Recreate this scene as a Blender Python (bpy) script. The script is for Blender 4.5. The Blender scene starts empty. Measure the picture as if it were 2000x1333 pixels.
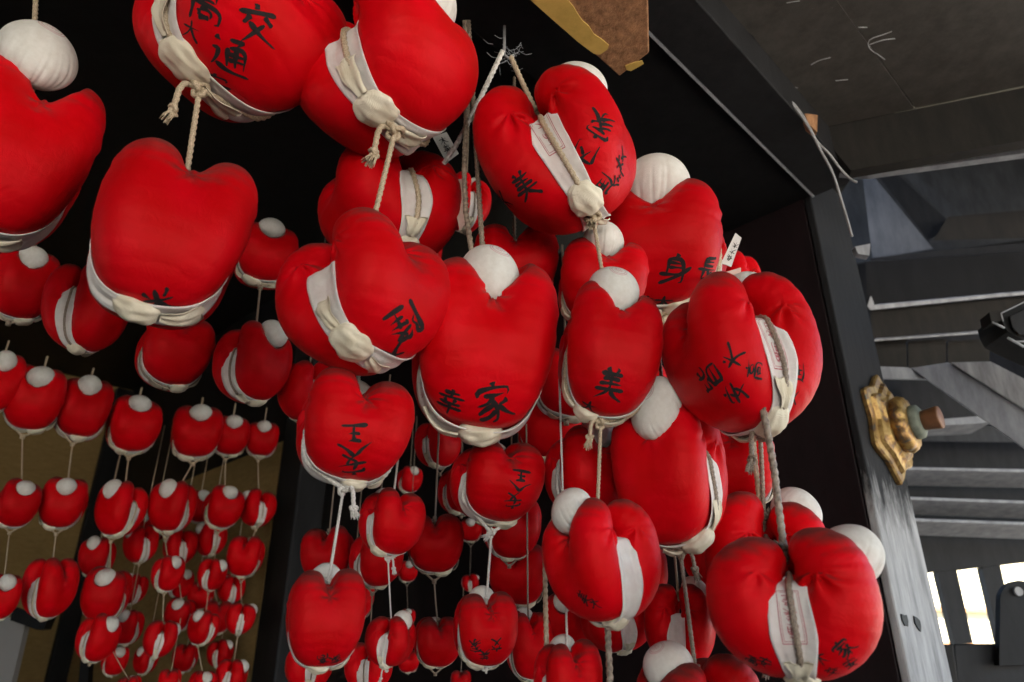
import bpy, math, random
import numpy as np
from mathutils import Vector, Matrix
from mathutils.bvhtree import BVHTree

scene = bpy.context.scene
col = scene.collection
F = 1444.0                      # focal length of the camera in photograph pixels
PITCH = math.radians(25.0)
CAM = np.array([0.0, 0.0, 1.55])
CP, SP = math.cos(PITCH), math.sin(PITCH)

def ray(px, py):
    cx = (px - 1000.0) / F
    cy = -(py - 666.5) / F
    return np.array([cx, CP - cy * SP, SP + cy * CP])

def at(px, py, Y):
    d = ray(px, py)
    return CAM + d * (Y / d[1])

def atz(px, py, z):
    d = ray(px, py)
    return CAM + d * ((z - CAM[2]) / d[2])

def depth_of(px, py, Y):
    return Y / ray(px, py)[1]

# ------------------------------------------------------------------ objects
def tag(o, label=None, cat=None, group=None, kind=None):
    if label: o['label'] = label
    if cat: o['category'] = cat
    if group: o['group'] = group
    if kind: o['kind'] = kind
    return o

def empty(name, loc=(0, 0, 0), parent=None):
    o = bpy.data.objects.new(name, None)
    o.empty_display_size = 0.05
    o.location = loc
    col.objects.link(o)
    if parent: o.parent = parent
    return o

def mesh_data(name, verts, faces, mat=None, smooth=False):
    me = bpy.data.meshes.new(name)
    me.from_pydata([tuple(v) for v in verts], [], [tuple(f) for f in faces])
    if mat: me.materials.append(mat)
    if smooth:
        me.polygons.foreach_set('use_smooth', [True] * len(me.polygons))
    me.update()
    return me

def link(name, me, parent=None):
    o = bpy.data.objects.new(name, me)
    col.objects.link(o)
    if parent: o.parent = parent
    return o

class MB:
    def __init__(self):
        self.v = []; self.f = []
    def add(self, verts, faces):
        n = len(self.v)
        self.v += [tuple(p) for p in verts]
        self.f += [tuple(i + n for i in f) for f in faces]
    def prism(self, poly, vec):
        """polygon (list of 3d points) swept by vec"""
        poly = [np.array(p, float) for p in poly]
        vec = np.array(vec, float)
        n = len(poly)
        vs = poly + [p + vec for p in poly]
        fs = [tuple(range(n))[::-1], tuple(range(n, 2 * n))]
        for i in range(n):
            j = (i + 1) % n
            fs.append((i, j, n + j, n + i))
        self.add(vs, fs)
    def build(self, name, mat, parent=None, smooth=False, bevel=0):
        me = mesh_data(name, self.v, self.f, mat, smooth)
        import bmesh
        bm = bmesh.new(); bm.from_mesh(me)
        bmesh.ops.recalc_face_normals(bm, faces=bm.faces)
        bm.to_mesh(me); bm.free()
        o = link(name, me, parent)
        if bevel:
            b = o.modifiers.new('edge', 'BEVEL'); b.width = bevel; b.segments = 2
        return o

def frames(pts):
    pts = np.array(pts, float)
    T = np.gradient(pts, axis=0)
    T /= np.linalg.norm(T, axis=1)[:, None] + 1e-12
    N = np.zeros_like(pts)
    a = np.array([0, 1, 0.31]); a = a - T[0] * a.dot(T[0]); N[0] = a / np.linalg.norm(a)
    for i in range(1, len(pts)):
        a = N[i - 1] - T[i] * N[i - 1].dot(T[i])
        N[i] = a / (np.linalg.norm(a) + 1e-12)
    return pts, T, N, np.cross(T, N)

def resample(pts, step):
    pts = np.array(pts, float)
    s = np.r_[0, np.cumsum(np.linalg.norm(np.diff(pts, axis=0), axis=1))]
    n = max(2, int(s[-1] / step) + 1)
    t = np.linspace(0, s[-1], n)
    return np.stack([np.interp(t, s, pts[:, k]) for k in range(3)], 1)

def smoothline(pts, it=2):
    """Chaikin corner cutting"""
    pts = [np.array(p, float) for p in pts]
    for _ in range(it):
        q = [pts[0]]
        for a, b in zip(pts[:-1], pts[1:]):
            q += [a * .75 + b * .25, a * .25 + b * .75]
        q.append(pts[-1]); pts = q
    return np.array(pts)

def rope_geo(pts, r, lod=0):
    """three-strand twisted cord swept along pts -> verts, faces"""
    pitch = r * 8.0
    step = {0: r * 0.55, 1: r * 1.2, 2: r * 4}[lod]
    seg = {0: 12, 1: 9, 2: 6}[lod]
    pts = resample(pts, step)
    pts, T, N, B = frames(pts)
    s = np.r_[0, np.cumsum(np.linalg.norm(np.diff(pts, axis=0), axis=1))]
    a = np.linspace(0, 2 * np.pi, seg, endpoint=False)
    amp = 0.36 if lod < 2 else 0.0
    vs = []
    for i in range(len(pts)):
        tw = s[i] / pitch * 2 * np.pi
        rr = r * (1 - amp * .6 + amp * np.abs(np.cos(1.5 * (a - tw))) * 1.2)
        vs.append(pts[i] + rr[:, None] * (np.cos(a)[:, None] * N[i] + np.sin(a)[:, None] * B[i]))
    vs = np.concatenate(vs)
    fs = []
    for i in range(len(pts) - 1):
        for j in range(seg):
            k = (j + 1) % seg
            fs.append((i * seg + j, i * seg + k, (i + 1) * seg + k, (i + 1) * seg + j))
    fs.append(tuple(range(seg))[::-1])
    fs.append(tuple((len(pts) - 1) * seg + j for j in range(seg)))
    return vs, fs

def knot_pts(c, s, rng, up=None):
    t = np.linspace(0, 2 * np.pi, 60)
    p = np.stack([np.sin(t) + 2 * np.sin(2 * t), np.cos(t) - 2 * np.cos(2 * t), -1.7 * np.sin(3 * t)], 1) * s / 3
    e = Matrix.Rotation(rng.uniform(0, 6), 3, 'Z') @ Matrix.Rotation(rng.uniform(.9, 1.9), 3, 'X')
    return p @ np.array(e).T + np.array(c)

def tassel_geo(c, d, L, R, rng, n=26):
    """frayed cord end: many thin strands fanning from c along d"""
    vs = []; fs = []
    c = np.array(c, float); d = np.array(d, float); d /= np.linalg.norm(d)
    a = np.cross(d, [0.3, 0.9, 0.1]); a /= np.linalg.norm(a); b = np.cross(d, a)
    for i in range(n):
        th = rng.uniform(0, 6.28); q = math.sqrt(rng.uniform(0, 1)) * R
        off = (a * math.cos(th) + b * math.sin(th))
        p0 = c + off * q * .35
        p1 = c + d * L * rng.uniform(.45, .6) + off * q * .9
        p2 = c + d * L * rng.uniform(.8, 1.05) + off * q * rng.uniform(1, 1.5)
        w = R * .16
        sd = np.cross(off, d) * w
        k = len(vs)
        for p, m in ((p0, 1), (p1, 1.3), (p2, .5)):
            vs += [p - sd * m, p + sd * m, p + off * w * m]
        for r0 in (0, 3):
            for (u, v) in ((0, 1), (1, 2), (2, 0)):
                fs.append((k + r0 + u, k + r0 + v, k + r0 + 3 + v, k + r0 + 3 + u))
        fs.append((k + 6, k + 7, k + 8))
    return vs, fs

# ------------------------------------------------------------------ materials
def newmat(name):
    m = bpy.data.materials.new(name); m.use_nodes = True
    nt = m.node_tree; b = nt.nodes['Principled BSDF']
    return m, nt, b

def N_(nt, t, **kw):
    n = nt.nodes.new(t)
    for k, v in kw.items():
        if k in n.inputs: n.inputs[k].default_value = v
        else: setattr(n, k, v)
    return n

def ramp(nt, src, stops):
    r = nt.nodes.new('ShaderNodeValToRGB')
    while len(r.color_ramp.elements) < len(stops): r.color_ramp.elements.new(.5)
    for e, (p, c) in zip(r.color_ramp.elements, stops):
        e.position = p; e.color = (*c, 1) if len(c) == 3 else c
    nt.links.new(src, r.inputs[0])
    return r

def mixc(nt, fac, a, b, mode='MIX'):
    m = nt.nodes.new('ShaderNodeMix'); m.data_type = 'RGBA'; m.blend_type = mode
    for s, v in ((m.inputs['Factor'], fac), (m.inputs[6], a), (m.inputs[7], b)):
        if hasattr(v, 'is_linked') or hasattr(v, 'links'): nt.links.new(v, s)
        elif isinstance(v, (int, float)): s.default_value = v
        else: s.default_value = (*v, 1)
    return m.outputs[2]

def bump(nt, b, h, strength, dist, prev=None):
    n = nt.nodes.new('ShaderNodeBump'); n.inputs['Strength'].default_value = strength
    n.inputs['Distance'].default_value = dist
    nt.links.new(h, n.inputs['Height'])
    if prev: nt.links.new(prev, n.inputs['Normal'])
    nt.links.new(n.outputs[0], b.inputs['Normal'])
    return n.outputs[0]

def mat_red():
    m, nt, b = newmat('red_cotton')
    tc = N_(nt, 'ShaderNodeTexCoord')
    oi = N_(nt, 'ShaderNodeObjectInfo')
    n1 = N_(nt, 'ShaderNodeTexNoise', Scale=3.0, Detail=4.0)
    nt.links.new(tc.outputs['Object'], n1.inputs['Vector'])
    r1 = ramp(nt, n1.outputs[0], [(.35, (.60, .0002, .003)), (.65, (.72, .0008, .008))])
    # every charm has its own shade of red dye
    hs = N_(nt, 'ShaderNodeHueSaturation')
    mr = N_(nt, 'ShaderNodeMapRange'); mr.inputs['To Min'].default_value = .78; mr.inputs['To Max'].default_value = 1.08
    nt.links.new(oi.outputs['Random'], mr.inputs['Value'])
    nt.links.new(mr.outputs[0], hs.inputs['Value']); nt.links.new(r1.outputs[0], hs.inputs['Color'])
    # dust on upward faces, darkened further to put shade into the tops
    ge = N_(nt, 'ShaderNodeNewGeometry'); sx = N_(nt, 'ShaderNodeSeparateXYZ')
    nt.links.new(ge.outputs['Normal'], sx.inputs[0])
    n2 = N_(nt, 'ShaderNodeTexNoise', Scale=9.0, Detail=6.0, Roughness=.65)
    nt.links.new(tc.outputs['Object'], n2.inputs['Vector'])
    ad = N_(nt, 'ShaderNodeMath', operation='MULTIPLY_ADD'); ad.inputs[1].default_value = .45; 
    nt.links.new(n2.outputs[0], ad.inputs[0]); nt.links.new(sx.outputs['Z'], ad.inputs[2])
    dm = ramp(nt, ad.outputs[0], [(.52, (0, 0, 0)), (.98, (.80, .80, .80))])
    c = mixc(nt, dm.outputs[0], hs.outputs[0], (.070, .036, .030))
    nt.links.new(c, b.inputs['Base Color'])
    b.inputs['Roughness'].default_value = .50
    b.inputs['Specular IOR Level'].default_value = .42
    b.inputs['Specular Tint'].default_value = (1, .22, .20, 1)
    b.inputs['Sheen Weight'].default_value = .07
    b.inputs['Sheen Roughness'].default_value = .35
    b.inputs['Sheen Tint'].default_value = (1, .3, .25, 1)
    nb = N_(nt, 'ShaderNodeTexNoise', Scale=420.0, Detail=2.0)
    nt.links.new(tc.outputs['Object'], nb.inputs['Vector'])
    p = bump(nt, b, nb.outputs[0], .12, .002)
    nb2 = N_(nt, 'ShaderNodeTexNoise', Scale=11.0, Detail=4.0, Distortion=1.6)
    nt.links.new(tc.outputs['Object'], nb2.inputs['Vector'])
    bump(nt, b, nb2.outputs[0], .10, .012, p)
    return m

def mat_cloth(name, base, tint, rough=.8, rib=160, stain=None):
    m, nt, b = newmat(name)
    tc = N_(nt, 'ShaderNodeTexCoord')
    n1 = N_(nt, 'ShaderNodeTexNoise', Scale=5.0, Detail=6.0, Roughness=.6)
    nt.links.new(tc.outputs['Object'], n1.inputs['Vector'])
    r1 = ramp(nt, n1.outputs[0], [(.3, tint), (.62, base)])
    src = r1.outputs[0]
    if stain:
        n3 = N_(nt, 'ShaderNodeTexNoise', Scale=2.2, Detail=3.0)
        nt.links.new(tc.outputs['Object'], n3.inputs['Vector'])
        r3 = ramp(nt, n3.outputs[0], [(.5, (0, 0, 0)), (.75, (.5, .5, .5))])
        src = mixc(nt, r3.outputs[0], src, stain)
    nt.links.new(src, b.inputs['Base Color'])
    b.inputs['Roughness'].default_value = rough
    b.inputs['Specular IOR Level'].default_value = .15
    uv = N_(nt, 'ShaderNodeTexCoord')
    w = N_(nt, 'ShaderNodeTexWave', Scale=float(rib), Distortion=1.2)
    w.bands_direction = 'Y'
    w.inputs['Detail'].default_value = 1
    nt.links.new(uv.outputs['UV'], w.inputs['Vector'])
    p = bump(nt, b, w.outputs['Fac'], .14, .003)
    n2 = N_(nt, 'ShaderNodeTexNoise', Scale=14.0, Detail=4.0, Distortion=.8)
    nt.links.new(tc.outputs['Object'], n2.inputs['Vector'])
    bump(nt, b, n2.outputs[0], .14, .015, p)
    return m

def mat_head():
    m, nt, b = newmat('head_cloth')
    tc = N_(nt, 'ShaderNodeTexCoord')
    n1 = N_(nt, 'ShaderNodeTexNoise', Scale=4.0, Detail=6.0, Roughness=.65)
    nt.links.new(tc.outputs['Object'], n1.inputs['Vector'])
    r1 = ramp(nt, n1.outputs[0], [(.3, (.70, .66, .59)), (.65, (.80, .77, .71))])
    # pink ring seal on the crown (+Z of the head)
    sx = N_(nt, 'ShaderNodeSeparateXYZ'); nt.links.new(tc.outputs['Object'], sx.inputs[0])
    cb = N_(nt, 'ShaderNodeCombineXYZ')
    nt.links.new(sx.outputs[0], cb.inputs[0]); nt.links.new(sx.outputs[1], cb.inputs[1])
    ln = N_(nt, 'ShaderNodeVectorMath', operation='LENGTH'); nt.links.new(cb.outputs[0], ln.inputs[0])
    K = (0, 0, 0); P = (.85, .85, .85)
    rr = ramp(nt, ln.outputs['Value'], [(.0, K), (.245, K), (.255, P), (.275, P), (.285, K), (.315, K), (.325, P), (.34, P), (.35, K)])
    ng = N_(nt, 'ShaderNodeTexVoronoi', Scale=13.0); ng.feature = 'DISTANCE_TO_EDGE'
    nt.links.new(tc.outputs['Object'], ng.inputs['Vector'])
    rg = ramp(nt, ng.outputs['Distance'], [(.0, (1, 1, 1)), (.07, (1, 1, 1)), (.12, K)])
    rin = ramp(nt, ln.outputs['Value'], [(.17, (.8, .8, .8)), (.19, K)])
    mm = N_(nt, 'ShaderNodeMath', operation='MULTIPLY')
    nt.links.new(rg.outputs[0], mm.inputs[0]); nt.links.new(rin.outputs[0], mm.inputs[1])
    mx = N_(nt, 'ShaderNodeMath', operation='MAXIMUM')
    nt.links.new(rr.outputs[0], mx.inputs[0]); nt.links.new(mm.outputs[0], mx.inputs[1])
    gz = N_(nt, 'ShaderNodeMath', operation='GREATER_THAN'); gz.inputs[1].default_value = 0
    nt.links.new(sx.outputs[2], gz.inputs[0])
    m2 = N_(nt, 'ShaderNodeMath', operation='MULTIPLY'); nt.links.new(mx.outputs[0], m2.inputs[0]); nt.links.new(gz.outputs[0], m2.inputs[1])
    m3 = N_(nt, 'ShaderNodeMath', operation='MULTIPLY'); nt.links.new(m2.outputs[0], m3.inputs[0]); m3.inputs[1].default_value = .75
    c = mixc(nt, m3.outputs[0], r1.outputs[0], (.55, .17, .19))
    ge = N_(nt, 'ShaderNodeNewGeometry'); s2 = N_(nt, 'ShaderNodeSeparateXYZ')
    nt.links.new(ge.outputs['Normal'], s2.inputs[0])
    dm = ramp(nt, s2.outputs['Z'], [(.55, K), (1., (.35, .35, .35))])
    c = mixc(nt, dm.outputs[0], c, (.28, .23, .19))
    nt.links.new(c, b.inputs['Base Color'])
    b.inputs['Roughness'].default_value = .75
    b.inputs['Specular IOR Level'].default_value = .2
    nb = N_(nt, 'ShaderNodeTexNoise', Scale=90.0, Detail=3.0)
    nt.links.new(tc.outputs['Object'], nb.inputs['Vector'])
    bump(nt, b, nb.outputs[0], .15, .02)
    return m

def mat_cord(name, base, dark):
    m, nt, b = newmat(name)
    tc = N_(nt, 'ShaderNodeTexCoord')
    n = N_(nt, 'ShaderNodeTexNoise', Scale=120.0, Detail=3.0)
    nt.links.new(tc.outputs['Object'], n.inputs['Vector'])
    r = ramp(nt, n.outputs[0], [(.35, dark), (.6, base)])
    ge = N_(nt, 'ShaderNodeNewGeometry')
    gr = ramp(nt, ge.outputs['Pointiness'], [(.46, (1, 1, 1)), (.515, (0, 0, 0))])  # dirt and gap shade put into the colour of the strand grooves
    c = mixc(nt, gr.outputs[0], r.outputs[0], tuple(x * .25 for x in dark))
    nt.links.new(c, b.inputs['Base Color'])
    b.inputs['Roughness'].default_value = .42
    b.inputs['Specular IOR Level'].default_value = .5
    bump(nt, b, n.outputs[0], .5, .002)
    return m

def mat_wood(name, base, dark, rough=.6, scale=2.0, specks=0.0, stretch=(1, 1, 12), bumpd=.003, bs=.4):
    m, nt, b = newmat(name)
    tc = N_(nt, 'ShaderNodeTexCoord')
    mp = N_(nt, 'ShaderNodeMapping'); mp.inputs['Scale'].default_value = (stretch[0], stretch[1], 1.0 / stretch[2] * 3)
    nt.links.new(tc.outputs['Object'], mp.inputs['Vector'])
    n = N_(nt, 'ShaderNodeTexNoise', Scale=scale * 8, Detail=8.0, Roughness=.7)
    nt.links.new(mp.outputs[0], n.inputs['Vector'])
    r = ramp(nt, n.outputs[0], [(.35, dark), (.65, base)])
    src = r.outputs[0]
    if specks:
        v = N_(nt, 'ShaderNodeTexNoise', Scale=16.0, Detail=5.0, Roughness=.75, Distortion=2.5)
        nt.links.new(tc.outputs['Object'], v.inputs['Vector'])
        rs = ramp(nt, v.outputs[0], [(.70, (0, 0, 0)), (.76, (specks,) * 3)])
        src = mixc(nt, rs.outputs[0], src, (.35, .33, .30))
    nt.links.new(src, b.inputs['Base Color'])
    b.inputs['Roughness'].default_value = rough
    b.inputs['Specular IOR Level'].default_value = .22
    bump(nt, b, n.outputs[0], bs, bumpd)
    return m

def mat_plain(name, c, rough=.6, metal=0.0, var=.25, scale=12.0):
    m, nt, b = newmat(name)
    tc = N_(nt, 'ShaderNodeTexCoord')
    n = N_(nt, 'ShaderNodeTexNoise', Scale=scale, Detail=6.0, Roughness=.6)
    nt.links.new(tc.outputs['Object'], n.inputs['Vector'])
    r = ramp(nt, n.outputs[0], [(.3, tuple(x * (1 - var) for x in c)), (.7, tuple(min(1, x * (1 + var)) for x in c))])
    nt.links.new(r.outputs[0], b.inputs['Base Color'])
    b.inputs['Roughness'].default_value = rough
    b.inputs['Metallic'].default_value = metal
    bump(nt, b, n.outputs[0], .2, .002)
    return m

M = {}
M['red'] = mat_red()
M['head'] = mat_head()
M['sash'] = mat_cloth('white_gauze', (.84, .80, .76), (.72, .66, .61), rib=110, stain=(.62, .40, .38))
M['knot'] = mat_cloth('cream_cloth', (.80, .73, .58), (.68, .59, .43), rib=40)
M['cord'] = mat_cord('tan_cord', (.60, .48, .33), (.36, .27, .17))
M['cordw'] = mat_cord('white_cord', (.78, .75, .70), (.50, .46, .40))
M['cordd'] = mat_cord('dark_cord', (.36, .28, .21), (.15, .11, .08))
M['ink'] = mat_plain('black_ink', (.010, .005, .005), .85, var=.5, scale=40)
M['stamp'] = mat_plain('pink_stamp_ink', (.52, .16, .18), .8, var=.3, scale=60)
M['paper'] = mat_plain('white_paper', (.72, .70, .66), .8, var=.08)
M['paperk'] = mat_plain('pinkish_paper', (.62, .42, .36), .8, var=.1)
M['black'] = mat_wood('black_painted_wood', (.010, .010, .0105), (.005, .005, .0055), .55, specks=.25)
M['maroon'] = mat_wood('dark_stained_wood', (.012, .006, .007), (.006, .003, .0035), .55, specks=.12)
M['charcoal'] = mat_wood('charcoal_wood', (.020, .020, .0215), (.011, .011, .012), .55, specks=.2)
M['ceil'] = mat_wood('brown_grey_board', (.078, .071, .062), (.052, .047, .041), .6, specks=.55)
M['grey'] = mat_wood('weathered_grey_wood', (.46, .46, .46), (.22, .22, .22), .8, stretch=(1.2, 1.2, 16), bumpd=.006, bs=.8)
M['pale'] = mat_wood('pale_blue_board', (.40, .415, .44), (.24, .25, .27), .75)
M['slate'] = mat_wood('slate_blue_board', (.048, .050, .054), (.028, .029, .032), .6)
M['ochre'] = mat_wood('ochre_plaster', (.33, .22, .085), (.26, .17, .062), .85, stretch=(1, 1, 1), bs=.15)
M['brownw'] = mat_wood('old_brown_wood', (.52, .27, .13), (.24, .12, .06), .75, stretch=(3, 3, 3), bs=.8, bumpd=.006)
M['brown'] = mat_wood('dark_brown_board', (.022, .019, .016), (.012, .011, .010), .6)
M['white'] = mat_plain('cream_plaster', (.72, .66, .45), .8, var=.06, scale=2)
M['ground'] = mat_plain('pale_gravel', (.44, .42, .39), .9, var=.2, scale=30)
M['floor'] = mat_plain('dark_floor', (.09, .08, .07), .9, var=.2, scale=10)
M['bounce_strip'] = mat_plain('bounce_paving', (.17, .155, .135), .9, var=.15, scale=8)
M['panel'] = mat_plain('grey_paper_screen', (.34, .33, .32), .8, var=.05, scale=3)
# ------------------------------------------------------------------ charm body (implicit surface -> mesh)
def polyd(P, pts, rad):
    m = None
    for i in range(len(pts) - 1):
        a, b = pts[i], pts[i + 1]
        ab = b - a; pa = P - a
        t = np.clip(pa @ ab / (ab @ ab), 0, 1)
        d = np.linalg.norm(pa - t[..., None] * ab, axis=-1) - (rad[i] + t * (rad[i + 1] - rad[i]))
        m = d if m is None else np.minimum(m, d)
    return m

def smin(a, b, k):
    h = np.clip(.5 + .5 * (b - a) / k, 0, 1)
    return b + (a - b) * h - k * h * (1 - h)

HEADC = np.array([0, -.30, .40]); HEADR = .248
HEADF = np.array([0, -.42, .27]); HEADRF = .235

class Body:
    """four stuffed limbs in two halves (y<0 carries the head), drawn together at the top"""
    def __init__(self, seed, hc=HEADC, hr=HEADR, sh=(0.0, 0.0)):
        r = random.Random(seed); self.r = r; self.hc = hc; self.hr = hr; self.sh = sh
        self.limbs = {}
        for s in (-1, 1):
            for l in (-1, 1):
                j = lambda a: 1 + r.uniform(-a, a)
                ph = np.radians(np.array([-72, -45, -20, 5, 30, 52, 70, 84]))
                rad = np.array([.235, .262, .272, .264, .236, .194, .140, .070])
                xo = np.array([.16, .19, .215, .230, .245, .232, .165, .05])
                pq = np.radians(np.linspace(-72, 84, 15))
                rad = np.polyval(np.polyfit(ph, rad, 5), pq); xo = np.polyval(np.polyfit(ph, xo, 5), pq); ph = pq
                ky = .245 * j(.06); kz = .365 * j(.05); hz = r.uniform(-.035, .05)
                pts = np.stack([l * xo * j(.10), s * (.052 + .035 * np.clip(ph * 1.6, 0, 1) * np.cos(ph) + ky * np.cos(ph)), kz * np.sin(ph) + hz * np.clip(ph * 1.5, 0, 1) - .13 * np.clip((ph - 1.0) / .46, 0, 1) ** 1.6], 1)
                self.limbs[(s, l)] = (pts, rad * j(.055))
        self.twist = r.uniform(-.10, .10)
        self.wob = [(np.array([r.uniform(-1, 1) for _ in range(3)]) * 5, r.uniform(0, 6)) for _ in range(4)]
        self.pl = [(r.uniform(0, 6), r.choice((5, 6, 7)), r.uniform(.009, .017)) for _ in range(8)]
        self.nz = [r.uniform(.10, .24) for _ in range(2)]

    def f(self, P):
        # a slight twist of the whole cushion
        z = P[..., 2]
        a = self.twist * z
        Q = P.copy()
        Q[..., 0] = P[..., 0] * np.cos(a) - P[..., 1] * np.sin(a)
        Q[..., 1] = P[..., 0] * np.sin(a) + P[..., 1] * np.cos(a)
        P = Q
        halves = []
        for i, s in enumerate((-1, 1)):
            A = polyd(P, *self.limbs[(s, -1)]); B = polyd(P, *self.limbs[(s, 1)])
            k = .32 - .29 * np.clip((z + .20 - self.sh[i]) / .38, 0, 1)
            h = smin(A, B, k)
            # pleats fanning out from the bottom of the notch
            c = np.array([0, s * .42, self.nz[i]])
            d = P - c
            rr = np.linalg.norm(d, axis=-1) + 1e-6
            ang = np.arctan2(d[..., 0], d[..., 2])
            p0, n0, a0 = self.pl[i]
            h = h + a0 * np.cos(n0 * ang + p0 + 9 * rr) * np.exp(-(rr / .13) ** 2)
            # pleats fanning out from the inner fold at each side
            for q, l in enumerate((-1, 1)):
                c = np.array([l * .40, s * .19, .16]); d = P - c
                rr = np.linalg.norm(d, axis=-1) + 1e-6
                ang = np.arctan2(d[..., 1] * s, d[..., 2])
                p0, n0, a0 = self.pl[2 + i * 2 + q]
                h = h + a0 * 2.6 * np.cos(n0 * ang + p0 + 7 * rr) * np.exp(-(rr / .19) ** 2) * np.clip(.25 - 1.1 * d[..., 2] / rr, 0, 1)
            halves.append(h)
        kk = .05
        v = smin(halves[0], halves[1], kk)
        rho = np.hypot(P[..., 0], P[..., 1]) + 1e-6; aa = np.arctan2(P[..., 0], P[..., 1])
        v = v + .014 * np.cos(9 * aa + self.pl[7][0] + 2 * np.sin(2 * aa)) * np.exp(-(rho / .17) ** 2) * np.clip((z - .15) / .15, 0, 1)
        for w, p in self.wob:
            v = v + .0030 * np.sin(P @ w + p)
        # hollow at the bottom of the notch on the headless side
        hw = np.linalg.norm((P - np.array([0, .34, .36 + self.sh[1] * .3])) / np.array([.8, 1.2, 1]), axis=-1) - .095
        v = -smin(-v, hw, .09)
        # seat pressed in by the head
        hd = np.linalg.norm(P - self.hc, axis=-1) - (self.hr - .012)
        v = -smin(-v, hd, .05)
        return v

def surface_nets(body, n, lo=-.66, hi=.66):
    g = np.linspace(lo, hi, n)
    X, Y, Z = np.meshgrid(g, g, g, indexing='ij')
    P = np.stack([X, Y, Z], -1)
    V = np.concatenate([body.f(P[i:i + 8]) for i in range(0, n, 8)], 0)
    S = V < 0
    h = g[1] - g[0]
    cnt = np.zeros((n - 1,) * 3, int); acc = np.zeros((n - 1, n - 1, n - 1, 3))
    crn = [(i, j, k) for i in (0, 1) for j in (0, 1) for k in (0, 1)]
    sl = lambda o: tuple(slice(x, n - 1 + x) for x in o)
    for a in range(3):
        for o in crn:
            if o[a]: continue
            o2 = list(o); o2[a] = 1; o2 = tuple(o2)
            va, vb = V[sl(o)], V[sl(o2)]
            m = (va < 0) != (vb < 0)
            t = np.where(m, va / np.where(m, va - vb, 1), 0)
            for c in range(3):
                acc[..., c] += np.where(m, o[c] + (t if c == a else 0), 0)
            cnt += m
    act = cnt > 0
    idx = -np.ones(act.shape, int); idx[act] = np.arange(act.sum())
    base = np.argwhere(act)
    verts = (base + acc[act] / cnt[act][:, None]) * h + lo
    faces = []
    for a in range(3):
        b, c = (a + 1) % 3, (a + 2) % 3
        s0 = [slice(1, n - 1)] * 3; s0[a] = slice(0, n - 1)
        s1 = list(s0); s1[a] = slice(1, n)
        m = S[tuple(s0)] != S[tuple(s1)]
        e = np.argwhere(m)
        inside = S[tuple(s0)][m]
        off = np.array([1, 1, 1]); off[a] = 0
        e = e + off
        def cell(db, dc):
            q = e.copy(); q[:, b] -= db; q[:, c] -= dc
            return idx[q[:, 0], q[:, 1], q[:, 2]]
        q = np.stack([cell(1, 1), cell(0, 1), cell(0, 0), cell(1, 0)], 1)
        q[~inside] = q[~inside][:, ::-1]
        faces.append(q)
    faces = np.concatenate(faces)
    for _ in range(3):
        f0 = body.f(verts); eps = 1e-3
        G = np.stack([(body.f(verts + np.eye(3)[c] * eps) - f0) / eps for c in range(3)], 1)
        gl = np.linalg.norm(G, axis=1)[:, None] + 1e-6
        verts = verts - np.clip(f0[:, None] / gl, -h * .5, h * .5) * G / gl
    return verts, faces

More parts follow.
